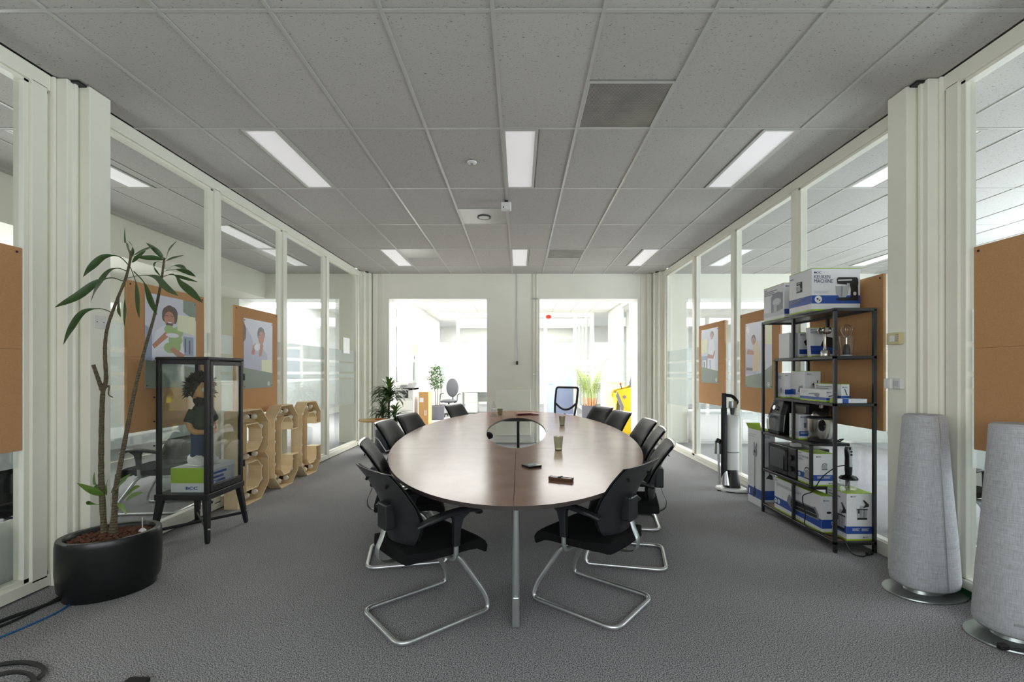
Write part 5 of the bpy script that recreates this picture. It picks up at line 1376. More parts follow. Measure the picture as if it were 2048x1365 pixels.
for k in range(24):
    a = k*2.4; r = 0.03+0.007*k
    x, y = r*math.cos(a), r*math.sin(a)
    MB().tube([(x, y, 0.35), (x*1.2, y*1.2, 0.62)], [0.018, 0.012], 6).build('stalk', M['stalk'], t)
    s = random.uniform(0.8, 1.15) if k > 1 else 1.35
    inst('frond', fm[k % 3], t, (x*1.2, y*1.2, 0.58), (0, 0, a), (s, s, s))
# yellow arcade machine and a white cabinet
t = thing('arcade_machine', 'yellow and black arcade cabinet in the hall beyond the right opening', 'arcade machine', (2.50, 10.6, 0), -PI/2)
side = [(-0.32, 0), (0.32, 0), (0.32, 1.18), (0.12, 1.12), (0.02, 1.06), (-0.30, 0.98), (-0.34, 0.86), (-0.22, 0.62)]
for s in (-1, 1):
    T = Matrix(((0, 0, 1, s*0.24-0.01), (1, 0, 0, 0), (0, 1, 0, 0), (0, 0, 0, 1)))
    MB().prism([(u, v) for u, v in side], 0, 0.02, T=T).build('side_panel', M['yellow'], t, None, bevel=0.003)
inner = [(-0.30, 0.03), (0.31, 0.03), (0.31, 1.1), (0.29, 1.52), (0.22, 1.54), (0.19, 1.47), (0.06, 1.03), (-0.26, 0.95), (-0.30, 0.86), (-0.19, 0.62)]
T = Matrix(((0, 0, 1, -0.23), (1, 0, 0, 0), (0, 1, 0, 0), (0, 0, 0, 1)))
MB().prism(inner, 0, 0.46, T=T).build('body', M['black'], t, None)
MB().box(-0.2, 0.2, -0.30, -0.293, 0.68, 0.92, T=None).build('control_front', M['yellow'], t, None)
MB().box(-0.19, 0.19, -0.012, 0.012, -0.14, 0.14, T=TR((0, 0.115, 1.27), rx=-0.29)).build('screen', M['blackgloss'], t, None)
j = MB().tube([(0, -0.15, 1.02), (0, -0.17, 1.12)], 0.01).build('joystick', M['black'], t)
MB().ball((0, -0.172, 1.13), 0.024, 0.024, 0.024).build('joystick_ball', M['red'], j)
for k, m in enumerate(('blue', 'red')): MB().prism([(0.09*math.cos(a)*(1 if i % 2 else 0.55), 0.09*math.sin(a)*(1 if i % 2 else 0.55)) for i, a in enumerate([2*PI*q/12 for q in range(12)])], 0, 0.003, T=Matrix(((0, 0, -1, -0.252), (1, 0, 0, 0.06+0.1*k), (0, 1, 0, 0.55-0.22*k), (0, 0, 0, 1)))).build('star_print', M[m], t, None)
b = MB()
for k, (yy, zz, rr_, mi) in enumerate(((0.10, 0.80, 0.10, 2), (0.16, 0.50, 0.09, 4), (-0.14, 0.84, 0.06, 5))):
    b.poly([(0.2515, yy+rr_*math.cos(a)*(1 if i % 2 else 0.5), zz+rr_*math.sin(a)*(1 if i % 2 else 0.5)) for i, a in enumerate([2*PI*q/12 for q in range(12)])], mi)
b.poly([(0.2512, -0.29, 0.96), (0.2512, -0.33, 0.86), (0.2512, -0.22, 0.62), (0.2512, -0.30, 0.04), (0.2512, -0.25, 0.04), (0.2512, -0.15, 0.62), (0.2512, -0.25, 0.86)], 5)
b.build('side_print', PM, t, None)
t = thing('white_sideboard', 'white cabinet in the hall beside the arcade machine', 'cabinet', (2.36, 11.6, 0))
MB().box(-0.23, 0.2, -0.38, 0.38, 0.05, 1.15).build('body', M['whitep'], t, None, bevel=0.004)
for s in (-1, 1): MB().box(-0.248, -0.232, -0.19+s*0.19-0.185, -0.19+s*0.19+0.185, 0.08, 1.12, T=TR((0, 0.19, 0))).build('door', M['whitep'], t, None, bevel=0.003)
MB().box(-0.24, 0.21, -0.39, 0.39, 1.15, 1.175).build('top', M['whitep'], t, None)
MB().box(-0.2, 0.18, -0.36, 0.36, 0, 0.05).build('plinth', M['greybox'], t, None)
# ------------------------------------------------------------------ black metal shelving unit
UX0, UX1, UY0, UY1 = 2.445, 2.775, 3.57, 4.65
un = thing('shelving_unit', 'black metal shelving unit with staggered shelves along the right glass wall', 'shelving', (UX0, UY0, 0))
UD, UL = UX1-UX0, UY1-UY0
M['shelfmetal'] = mat('dark_grey_shelf_sheet', (62, 60, 58), 0.4, noise=0.05)
M['shelfwood'] = mat('brown_shelf_board', (128, 96, 70), 0.5, noise=0.12, nscale=20)
p = 0.024
ZT, ZA, ZB, Z_C, ZD, Z0 = 1.895, 1.522, 1.152, 0.795, 0.430, 0.075
def post(x, y, z0, z1, feet=False):
    MB().box(x-p/2, x+p/2, y-p/2, y+p/2, z0, z1).build('post', M['black'], un, None, bevel=0.002, bseg=1)
for x in (p/2, UD-p/2):
    for y in (p/2, UL-p/2): post(x, y, 0, ZT)
    post(x, 0.835, Z_C if False else ZB, ZA); post(x, 0.305, ZD, Z_C)
    post(x, 0.555, ZA, ZT); post(x, 0.555, Z_C, ZB); post(x, 0.555, Z0, ZD)
def shelf(z, y0, y1, m):
    MB().box(0, UD, y0, y0+p, z-p, z).build('shelf_rail', M['black'], un, None, bevel=0.002, bseg=1)
    MB().box(0, UD, y1-p, y1, z-p, z).build('shelf_rail', M['black'], un, None, bevel=0.002, bseg=1)
    for x in (0, UD-p): MB().box(x, x+p, y0+p, y1-p, z-p, z).build('shelf_rail', M['black'], un, None, bevel=0.002, bseg=1)
    MB().box(p, UD-p, y0+p, y1-p, z-0.009, z-0.001).build('shelf_board', m, un, None)
shelf(ZT+0.012, 0, UL, M['shelfmetal']); shelf(ZA+0.012, 0, 0.847, M['shelfmetal']); shelf(ZB+0.012, 0, 0.847, M['shelfmetal'])
shelf(Z_C+0.012, 0.293, UL, M['shelfmetal']); shelf(ZD+0.012, 0.293, UL, M['shelfmetal']); shelf(Z0+0.012, 0, UL, M['shelfwood'])
TOPZ, AZ, BZ, C_Z, DZ, BOTZ = [z+0.0125 for z in (ZT, ZA, ZB, Z_C, ZD, Z0)]

def carton(name, label, x, y, z, w_, d, h, front=None, side=None, cap='lime', foot=True, rz=0, cat='box'):
    """x, y: near left corner of the box on its shelf"""
    t = thing(name, label, cat, (x + w_/2*math.cos(rz) - d/2*math.sin(rz), y + w_/2*math.sin(rz) + d/2*math.cos(rz), z), rz)
    e = 0.004
    b = MB().box(-w_/2, w_/2, -d/2, d/2, 0, h-e)
    b.build('carton', M['paper'], t, None, bevel=0.0015, bseg=1)
    MB().box(-w_/2, w_/2, -d/2, d/2, h-e, h).build('top_flap', M[cap], t, None)
    b = MB()
    F = Face(b, (-w_/2, -d/2, 0), (1, 0, 0), (0, 0, 1)); G = Face(b, (-w_/2, d/2, 0), (0, -1, 0), (0, 0, 1))
    if foot: F.rect(0, w_, 0, 0.012, 'lime'); G.rect(0, d, 0, 0.012, 'lime')
    if front: front(F, w_, h)
    if side: side(G, d, h)
    b.build('print', PM, t, None)
    return t
def band(F, w_, h, a=0.15, c=0.36): F.rect(0, w_, a*h, c*h, 'blue')
# pictures printed on the boxes: drawn in a unit square at (u, v) of size s
def pic(F, u, v, s, shapes):
    for c, pts in shapes: F.poly([(u + a*s, v + b*s) for a, b in pts], c)
MIXER = [('inkblack', [(0.16, 0), (1, 0), (1, 0.1), (0.98, 0.62), (1, 0.75), (0.98, 0.95), (0.92, 1), (0.14, 1), (0.08, 0.92), (0.1, 0.72), (0.62, 0.68), (0.68, 0.5), (0.66, 0.14), (0.16, 0.12), (0.02, 0.06)]), ('silverprint', [(0.02, 0.62), (0.6, 0.62), (0.56, 0.3), (0.46, 0.14), (0.18, 0.14), (0.06, 0.3)]), ('paper', [(0.12, 0.84), (0.72, 0.86), (0.72, 0.91), (0.12, 0.89)]), ('palegrey', el(0.84, 0.3, 0.07, 0.08)), ('greyprint', [(0.25, 0.62), (0.33, 0.62), (0.3, 0.16), (0.24, 0.16)]), ('silverprint', [(0.5, 0.74), (0.62, 0.74), (0.62, 0.62), (0.5, 0.62)])]
KETTLE = [('silverprint', [(0.15, 0), (0.85, 0), (0.95, 0.12), (0.8, 0.62), (0.65, 0.7), (0.35, 0.7), (0.2, 0.62), (0.05, 0.12)]), ('inkblack', [(0.1, 0.0), (0.9, 0.0), (0.94, 0.1), (0.06, 0.1)]), ('inkblack', [(0.14, 0.6), (0.22, 0.6), (0.24, 0.8), (0.4, 0.92), (0.6, 0.92), (0.76, 0.8), (0.78, 0.6), (0.86, 0.6), (0.84, 0.86), (0.64, 1), (0.36, 1), (0.16, 0.86)]), ('inkblack', [(0.42, 0.7), (0.58, 0.7), (0.56, 0.76), (0.44, 0.76)]), ('greyprint', [(0.0, 0.55), (0.16, 0.5), (0.12, 0.4), (-0.06, 0.55)])]
JUICER = [('silverprint', [(0.1, 0.1), (0.8, 0.1), (0.88, 0.52), (0.02, 0.52)]), ('inkblack', [(0.05, 0), (0.85, 0), (0.85, 0.1), (0.05, 0.1)]), ('inkblack', [(0.0, 0.5), (0.9, 0.5), (0.9, 0.55), (0.0, 0.55)]), ('silverprint', [(0.25, 0.56), (0.65, 0.56), (0.55, 0.72), (0.35, 0.72)]), ('inkblack', [(0.5, 0.6), (0.98, 0.66), (0.98, 0.78), (0.6, 1.0), (0.5, 0.98), (0.7, 0.78)]), ('inkblack', [(0.1, 0.32), (0.22, 0.32), (0.22, 0.5), (0.1, 0.5)]), ('greyprint', [(0.3, 0.1), (0.36, 0.1), (0.38, 0.5), (0.3, 0.5)]), ('greyprint', [(0.55, 0.1), (0.62, 0.1), (0.66, 0.5), (0.57, 0.5)])]
STICK = [('greyprint', [(0.46, 0), (0.52, 0), (0.52, 0.7), (0.46, 0.7)]), ('inkblack', [(0.46, 0.12), (0.53, 0.12), (0.60, -0.02), (0.36, -0.10), (0.34, -0.06)]), ('greyprint', [(0.36, 0.7), (0.62, 0.68), (0.70, 0.74), (0.66, 0.84), (0.70, 0.92), (0.64, 0.96), (0.56, 0.88), (0.5, 0.86), (0.46, 0.96), (0.40, 0.95), (0.40, 0.82)]), ('inkblack', [(0.42, 0.76), (0.56, 0.75), (0.56, 0.8), (0.42, 0.81)])]
FOOD = [('greyprint', el(0.5, 0.5, 0.42, 0.30)), ('palegrey', el(0.5, 0.56, 0.36, 0.2)), ('inkblack', [(0.2, 0.2), (0.8, 0.2), (0.75, 0.3), (0.25, 0.3)])]
def badges(F, u, v, r, n, c='paper'):
    for k in range(n):
        F.disc(u + k*r*2.4, v, r, r, c); F.disc(u + k*r*2.4 - r*0.2, v+r*0.1, r*0.3, r*0.25, 'navy', 8); F.disc(u + k*r*2.4 + r*0.3, v-r*0.25, r*0.25, r*0.2, 'navy', 8)

def f(F, w_, h):
    band(F, w_, h, 0.165, 0.36); F.logo(0.02, h*0.875, h*0.045); F.text('KEUKEN', 0.02, h*0.755, h*0.085, 'navy', 0.0, 0.84); F.text('MACHINE', 0.02, h*0.655, h*0.085, 'navy', 0.0, 0.84)
    F.lines(0.02, h*0.45, 0.13, 0.004, 3, 'palegrey'); badges(F, 0.052, h*0.265, 0.030, 1); pic(F, w_*0.475, h*0.235, h*0.55, MIXER)
def g_(F, d, h):
    F.rect(0, d, 0.165*h, 0.36*h, 'blue'); F.logo(0.02, h*0.85, h*0.04); pic(F, d*0.32, h*0.5, h*0.26, MIXER); F.lines(0.02, h*0.33, 0.2, 0.005, 4, 'greyprint')
carton('mixer_box', 'KEUKEN MACHINE kitchen mixer box with lime edges on top of the shelving', 2.375, 3.74, TOPZ, 0.395, 0.31, 0.345, f, g_)
def f(F, w_, h): band(F, w_, h, 0.13, 0.27); F.logo(0.012, h*0.88, h*0.04)
def g_(F, d, h):
    F.rect(0, d, 0.12*h, 0.26*h, 'palegrey'); F.logo(0.02, h*0.90, h*0.035); F.lines(0.02, h*0.85, 0.22, 0.009, 3); F.poly([(d*0.38, h*0.22), (d*0.92, h*0.28), (d*0.92, h*0.74), (d*0.72, h*0.80), (d*0.46, h*0.76), (d*0.38, h*0.66)], 'greyprint'); F.disc(d*0.66, h*0.52, d*0.2, h*0.10, 'palegrey'); F.poly([(d*0.52, h*0.22), (d*0.66, h*0.24), (d*0.66, h*0.46), (d*0.52, h*0.44)], 'silverprint')
carton('appliance_box', 'grey and white appliance box with a grey picture, left end of the shelving top', 2.47, 4.29, TOPZ, 0.088, 0.36, 0.335, f, g_)
carton('appliance_box', 'second appliance box squeezed between the grey picture box and the mixer box', 2.565, 4.27, TOPZ, 0.19, 0.36, 0.335, f, g_)

# shelf below the top
def f(F, w_, h): F.rect(0, w_, 0.16*h, 0.34*h, 'blue'); F.logo(0.01, h*0.88, h*0.045); pic(F, w_*0.28, h*0.48, w_*0.45, [('inkblack', [(0, 0.6), (0.3, 0), (0.95, 0.15), (0.9, 0.95), (0.35, 0.9)]), ('greyprint', [(0.4, 0.2), (0.85, 0.28), (0.8, 0.8), (0.45, 0.75)])])
carton('phone_box', 'small box with a phone picture on the upper shelf of the shelving', 2.555, 4.20, AZ, 0.138, 0.14, 0.235, f, None)
carton('plain_box', 'plain white narrow box on the upper shelf, left of the phone picture box', 2.475, 4.22, AZ, 0.062, 0.17, 0.235, None, None, cap='paper', foot=False)
def f(F, w_, h): F.rect(0, w_, 0.1*h, 0.38*h, 'blue'); F.logo(0.012, h*0.90, h*0.04); F.lines(0.012, h*0.84, 0.08, 0.006, 2); F.poly([(w_*0.36, h*0.36), (w_*0.9, h*0.30), (w_*0.98, h*0.62), (w_*0.55, h*0.70)], 'inkblack')
t = carton('tablet_box', 'thin leaning box with a dark tablet picture on the upper shelf', 2.53, 3.99, AZ, 0.235, 0.05, 0.262, f, None)
t.rotation_euler = (-0.10, 0, 0.0)
t = thing('blender_wand', 'steel hand blender wand standing on the upper shelf before the tablet box', 'blender wand', (2.565, 3.86, AZ))
MB().lathe([(0.0, 0.0), (0.033, 0.0), (0.035, 0.01), (0.033, 0.05), (0.026, 0.06), (0.0, 0.06)], 20).build('coupling', M['steel'], t)
MB().lathe([(0.018, 0.055), (0.012, 0.08), (0.0105, 0.19), (0.016, 0.205), (0.0, 0.206)], 16).build('shaft', M['steel'], t)
b = MB()
for k in range(5):
    a = k*2*PI/5; b.tube(spline([(0.012*math.cos(a), 0.012*math.sin(a), 0.2), (0.038*math.cos(a), 0.038*math.sin(a), 0.205), (0.046*math.cos(a), 0.046*math.sin(a), 0.225), (0.036*math.cos(a+.3), 0.036*math.sin(a+.3), 0.238)], 4), 0.010, 8)
b.build('blade_guard', M['steel'], t)
t = thing('measuring_cup', 'clear measuring beaker holding a wire whisk on the upper shelf near the post', 'beaker', (2.645, 3.72, AZ))
MB().lathe([(0.042, 0.0), (0.060, 0.165), (0.057, 0.165), (0.040, 0.006), (0.0, 0.006)], 24).build('beaker', M['clear'], t)
MB().lathe([(0.0, 0.0), (0.041, 0.0), (0.042, 0.012), (0.0, 0.012)], 24).build('beaker_base', M['palegrey'], t)
t = thing('whisk', 'wire whisk standing in the clear beaker on the upper shelf', 'whisk', (2.645, 3.72, AZ+0.013))
MB().lathe([(0.024, 0.0), (0.026, 0.03), (0.02, 0.075), (0.012, 0.085), (0.0, 0.085)], 16).build('handle_socket', M['black'], t)
MB().tube([(0, 0, 0.08), (0, 0, 0.14)], 0.008, 10).build('shaft', M['steel'], t)
b = MB()
for k in range(4):
    a = k*PI/4; c, s = math.cos(a), math.sin(a)
    b.tube(spline([(-0.004*c, -0.004*s, 0.13), (-0.03*c, -0.03*s, 0.17), (-0.038*c, -0.038*s, 0.215), (0, 0, 0.245), (0.038*c, 0.038*s, 0.215), (0.03*c, 0.03*s, 0.17), (0.004*c, 0.004*s, 0.13)], 5), 0.0013, 5)
b.build('wire_loops', M['steel'], t)

# third shelf
def f(F, w_, h): F.rect(0, w_, 0.14*h, 0.34*h, 'blue'); F.logo(0.004, h*0.88, h*0.03)
def g_(F, d, h): F.rect(0, d, 0.14*h, 0.34*h, 'palegrey'); F.rect(d*.4, d*.6, 0.2*h, 0.4*h, 'greyprint'); F.lines(0.01, h*0.85, 0.06, 0.006, 3)
carton('appliance_box', 'slim tall white and blue box at the left end of the third shelf', 2.475, 4.29, BZ, 0.062, 0.12, 0.235, f, g_, cap='paper')
def f(F, w_, h): F.logo(0.02, h*0.87, h*0.04); pic(F, w_*0.42, h*0.45, w_*0.4, [('inkblack', [(0.85, 0), (1, 0), (1, 1), (0.85, 1)]), ('inkblack', [(0.05, 0.3), (0.45, 0.3), (0.25, 0.6)]), ('inkblack', [(0.2, 0.0), (0.3, 0.0), (0.3, 0.3), (0.2, 0.3)]), ('inkblack', [(0.55, 0.0), (0.7, 0.0), (0.7, 0.3), (0.55, 0.3)])]); F.rect(0, w_, 0.02, 0.06, 'palegrey')
def g_(F, d, h): F.rect(0, d*0.36, 0.14*h, 0.34*h, 'blue'); F.rect(d*0.36, d, 0.14*h, 0.22*h, 'palegrey'); F.poly([(d*0.5, h*0.25), (d*0.9, h*0.2), (d*0.85, h*0.5), (d*0.6, h*0.45)], 'greyprint')
carton('hand_blender_box', 'tall white box with a hand blender picture on the third shelf', 2.525, 4.07, BZ, 0.140, 0.21, 0.252, f, g_)
def f(F, w_, h): F.logo(0.008, h*0.72, h*0.09); F.poly([(w_*.3, h*.42), (w_*.9, h*.5), (w_*.9, h*.56), (w_*.3, h*.5)], 'inkblack'); F.rect(0, w_, 0.14*h, 0.34*h, 'blue')
def g_(F, d, h): F.rect(0, d, 0.14*h, 0.36*h, 'blue'); F.poly([(d*0.36, h*0.62), (d*0.7, h*0.7), (d*0.78, h*0.62), (d*0.74, h*0.34), (d*0.62, h*0.40), (d*0.56, h*0.54), (d*0.36, h*0.54)], 'greyprint'); F.lines(0.02, h*0.8, 0.1, 0.008, 2, 'palegrey')
carton('long_box', 'long low white box with a grey tool picture lying on the third shelf', 2.465, 3.70, BZ, 0.072, 0.345, 0.102, f, g_, cap='paper')
def f(F, w_, h): F.logo(0.008, h*0.78, h*0.07); F.poly([(w_*.35, h*.72), (w_*.45, h*.74), (w_*.75, h*.40), (w_*.65, h*.38)], 'inkblack'); F.rect(0, w_, 0.10*h, 0.36*h, 'blue')
def g_(F, d, h): F.rect(0, d, 0.10*h, 0.36*h, 'blue'); F.lines(0.02, h*0.8, 0.2, 0.008, 3); F.logo(0.02, h*0.85, h*0.06)
carton('long_box', 'long white and blue box behind the low box on the third shelf', 2.56, 3.66, BZ, 0.066, 0.33, 0.148, f, g_)
def f(F, w_, h): F.rect(0, w_*.08, 0.0, h, 'paper'); F.rect(w_*.18, w_*.38, 0.0, h, 'blue'); F.lines(w_*.45, h*0.7, 0.1, 0.004, 2, 'palegrey')
t = carton('flat_box', 'thin flat white box with a blue label at the near end of the third shelf', 2.475, 3.585, BZ, 0.235, 0.085, 0.034, f, lambda F, d, h: F.rect(0, d, 0, h, 'lime'), cap='paper', foot=False)

# fourth shelf: air fryer, dark appliance, kettle box, citrus press
t = thing('air_fryer', 'black air fryer with a chrome knob at the left end of the fourth shelf', 'air fryer', (2.62, 4.48, C_Z))
M['darkgrey'] = mat('dark_grey_casing', (66, 68, 72), 0.35)
def fry(x0, x1, hy, z, c=0.03): return [(x0+c, -hy, z), (x1-c, -hy, z), (x1, -hy+c, z), (x1, hy-c, z), (x1-c, hy, z), (x0+c, hy, z), (x0, hy-c, z), (x0, -hy+c, z)]
MB().loft([fry(-0.145, 0.14, 0.125, 0.0), fry(-0.15, 0.145, 0.13, 0.03), fry(-0.135, 0.145, 0.13, 0.19), fry(-0.10, 0.14, 0.125, 0.315), fry(-0.085, 0.12, 0.11, 0.335)]).build('body', M['blackgloss'], t, None, bevel=0.008)
MB().loft([[(-0.156, -0.105, 0.035), (-0.156, 0.105, 0.035), (-0.14, 0.105, 0.195), (-0.14, -0.105, 0.195)], [(-0.14, -0.105, 0.035), (-0.14, 0.105, 0.035), (-0.12, 0.105, 0.195), (-0.12, -0.105, 0.195)]]).build('drawer', M['darkgrey'], t, None, bevel=0.004)
MB().tube(fillet([(-0.15, 0.0, 0.165), (-0.205, 0.0, 0.17), (-0.195, 0.0, 0.05)], 0.03, 5), 0.014, 8, flat=(1.3, 0.8)).build('drawer_handle', M['chrome'], t)
MB().tube([(-0.118, 0.0, 0.25), (-0.142, 0.0, 0.256)], 0.022, 18).build('knob', M['chrome'], t)
t = thing('dark_appliance', 'black boxy appliance at the back of the fourth shelf behind the kettle box', 'appliance', (2.66, 4.225, C_Z))
MB().box(-0.085, 0.085, -0.12, 0.12, 0, 0.31).build('body', M['black'], t, None, bevel=0.008)
MB().box(-0.09, -0.084, -0.10, 0.10, 0.20, 0.29).build('front_panel', M['blackgloss'], t, None, bevel=0.002)
def f(F, w_, h): F.rect(0, w_, 0.15*h, 0.35*h, 'blue'); F.logo(0.012, h*0.88, h*0.05); pic(F, w_*0.32, h*0.48, w_*0.36, [('greyprint', [(0.1, 0), (0.6, 0), (0.6, 0.9), (0.1, 0.9)]), ('inkblack', [(0.0, 0.9), (0.68, 0.9), (0.68, 1), (0.0, 1)]), ('inkblack', [(0.6, 0.72), (0.96, 0.72), (0.96, 0.2), (0.86, 0.2), (0.86, 0.62), (0.6, 0.62)]), ('inkblack', [(0.1, 0), (0.6, 0), (0.6, 0.08), (0.1, 0.08)])]); F.lines(0.01, h*0.3, 0.08, 0.004, 3, 'palegrey'); F.logo(w_*.6, h*.06, h*.04)
def g_(F, d, h): F.poly([(d*.2, h*.4), (d*.6, h*.35), (d*.6, h*.7), (d*.3, h*.75)], 'greyprint'); F.rect(0, d, 0.15*h, 0.3*h, 'palegrey')
carton('kettle_box', 'small white and blue box with a jug picture on the fourth shelf', 2.475, 4.07, C_Z, 0.115, 0.15, 0.222, f, g_, cap='paper')
t = thing('citrus_press', 'round stainless steel citrus press with a lever on the fourth shelf', 'juicer', (2.595, 3.955, C_Z))
MB().lathe([(0.0, 0.0), (0.098, 0.0), (0.102, 0.012), (0.088, 0.03), (0.0, 0.03)], 32).build('base_ring', M['black'], t)
MB().lathe([(0.084, 0.028), (0.099, 0.055), (0.105, 0.11), (0.106, 0.20), (0.0, 0.20)], 36).build('steel_body', M['steel'], t)
MB().lathe([(0.100, 0.196), (0.112, 0.20), (0.113, 0.212), (0.095, 0.216), (0.0, 0.216)], 36).build('rim', M['black'], t)
MB().lathe([(0.0, 0.214), (0.064, 0.214), (0.076, 0.226), (0.060, 0.262), (0.02, 0.29), (0.0, 0.292)], 28).build('press_dome', M['steel'], t)
MB().tube([(0, 0, 0.285), (0, 0, 0.325)], [0.014, 0.02], 12).build('press_stem', M['steel'], t)
MB().tube(fillet([(-0.05, -0.02, 0.325), (0.03, 0.0, 0.335), (0.105, 0.02, 0.33), (0.115, 0.02, 0.20)], 0.04, 5), 0.013, 10).build('lever', M['black'], t)
MB().loft([[(-0.112+0.004*abs(math.cos(a)), 0.024*math.cos(a)-0.05, 0.15+0.045*math.sin(a)) for a in [2*PI*k/14 for k in range(14)]], [(-0.085, 0.026*math.cos(a)-0.05, 0.15+0.05*math.sin(a)) for a in [2*PI*k/14 for k in range(14)]]], T=TR(rz=0.55)).build('spout', M['blackgloss'], t)
cable('power_cable', 'coiled black power cord lying beside the steel citrus press', [(2.71, 3.95, C_Z+0.006), (2.73, 3.91, C_Z+0.008), (2.69, 3.895, C_Z+0.016), (2.66, 3.91, C_Z+0.006), (2.72, 3.93, C_Z+0.018), (2.745, 3.90, C_Z+0.03), (2.70, 3.89, C_Z+0.008)], 0.005)
# fifth shelf
t = thing('microwave', 'black microwave oven with a dark window at the left of the lowest raised shelf', 'microwave', (2.615, 4.32, DZ))
MB().box(-0.145, 0.15, -0.22, 0.22, 0.012, 0.275).build('body', M['black'], t, None, bevel=0.006)
d = MB().box(-0.158, -0.145, -0.10, 0.22, 0.014, 0.273).build('door', M['blackgloss'], t, None, bevel=0.003)
MB().box(-0.1595, -0.1575, -0.04, 0.19, 0.06, 0.24).build('window', M['darkgrey'], d, None)
MB().tube([(-0.162, -0.075, 0.05), (-0.176, -0.075, 0.06), (-0.176, -0.075, 0.23), (-0.162, -0.075, 0.24)], 0.007, 8).build('handle', M['blackgloss'], d)
MB().box(-0.155, -0.145, -0.22, -0.103, 0.014, 0.273).build('control_panel', M['black'], t, None, bevel=0.003)
for z in (0.09, 0.19): MB().tube([(-0.155, -0.165, z), (-0.175, -0.165, z)], 0.024, 18).build('knob', M['blackgloss'], t)
for y in (-0.18, 0.18): MB().box(-0.12, 0.12, y-0.02, y+0.02, 0, 0.012).build('foot', M['rubber'], t, None)
def f(F, w_, h): F.rect(0, w_, 0.16*h, 0.34*h, 'blue'); F.logo(0.03, h*0.88, h*0.04); pic(F, w_*0.40, h*0.50, w_*0.30, KETTLE); F.lines(w_*0.2, h*0.29, 0.06, 0.004, 3, 'palegrey'); F.lines(w_*0.5, h*0.29, 0.06, 0.004, 3, 'palegrey'); F.logo(w_*0.72, h*0.07, h*0.035)
def g_(F, d, h): F.rect(0, d, 0.16*h, 0.34*h, 'blue'); F.logo(0.015, h*0.91, h*0.035); F.text('WATERKOKER', 0.015, h*0.80, h*0.065, 'navy', 0, 0.8); F.text('RETRO', 0.015, h*0.70, h*0.065, 'navy', 0, 0.8); pic(F, d*0.42, h*0.16, d*0.5, KETTLE); badges(F, d*0.14, h*0.25, d*0.08, 1)
carton('kettle_box', 'lime topped WATERKOKER RETRO kettle box beside the microwave', 2.475, 3.885, DZ, 0.185, 0.205, 0.275, f, g_)
t = thing('adapter_brick', 'small white plastic block on top of the black microwave', 'adapter', (2.55, 4.25, DZ+0.2755))
MB().box(-0.04, 0.04, -0.03, 0.03, 0, 0.04).build('case', M['whitep'], t, None, bevel=0.006)
# bottom shelf
def g_(F, d, h):
    F.poly([(0, 0.17*h), (d, 0.12*h), (d, 0.36*h), (0, 0.40*h)], 'blue'); F.logo(0.02, h*0.90, h*0.035); F.text('TEPPANYAKI BAKPLAAT', 0.03, h*0.76, h*0.085, 'greyprint', 0, 0.98)
    F.poly([(d*0.32, h*0.56), (d*0.36, h*0.66), (d*0.40, h*0.58), (d*0.86, h*0.60), (d*0.88, h*0.64), (d*0.95, h*0.46), (d*0.95, h*0.30), (d*0.40, h*0.26), (d*0.30, h*0.40)], 'greyprint'); F.poly([(d*0.40, h*0.54), (d*0.86, h*0.56), (d*0.92, h*0.44), (d*0.38, h*0.40)], 'inkblack'); F.poly([(d*0.38, h*0.38), (d*0.92, h*0.42), (d*0.92, h*0.34), (d*0.40, h*0.30)], 'inkblack')
    badges(F, 0.03, h*0.28, 0.022, 2)
def f(F, w_, h): F.rect(0, w_, 0.12*h, 0.36*h, 'blue'); F.logo(0.012, h*0.85, h*0.04); F.disc(w_*.7, h*.55, .02, .01, 'inkblack')
carton('griddle_box', 'long TEPPANYAKI BAKPLAAT griddle box on the bottom shelf of the shelving', 2.474, 3.765, BOTZ, 0.083, 0.70, 0.305, f, g_)
def f(F, w_, h): F.rect(0, w_, 0.14*h, 0.30*h, 'blue'); F.logo(0.03, h*0.915, h*0.03); pic(F, w_*0.38, h*0.44, h*0.42, [(c, [(a*0.62, b_) for a, b_ in pts]) for c, pts in JUICER]); F.lines(w_*0.2, h*0.25, 0.06, 0.004, 3, 'palegrey'); F.lines(w_*0.55, h*0.25, 0.06, 0.004, 3, 'palegrey'); F.logo(w_*0.6, h*0.06, h*0.028)
def g_(F, d, h): F.rect(0, d, 0.14*h, 0.30*h, 'blue'); F.logo(0.015, h*0.92, h*0.03); F.lines(0.015, h*0.86, 0.14, 0.012, 2); pic(F, d*0.5, h*0.18, h*0.6, [(c, [(a*0.5, b_) for a, b_ in pts]) for c, pts in JUICER]); badges(F, 0.03, h*0.22, 0.020, 2); F.lines(0.015, h*0.42, 0.09, 0.004, 3, 'palegrey')
carton('juicer_box', 'lime topped white and blue box with a juicer picture, near end of the bottom shelf', 2.56, 3.60, BOTZ, 0.205, 0.225, 0.37, f, g_)
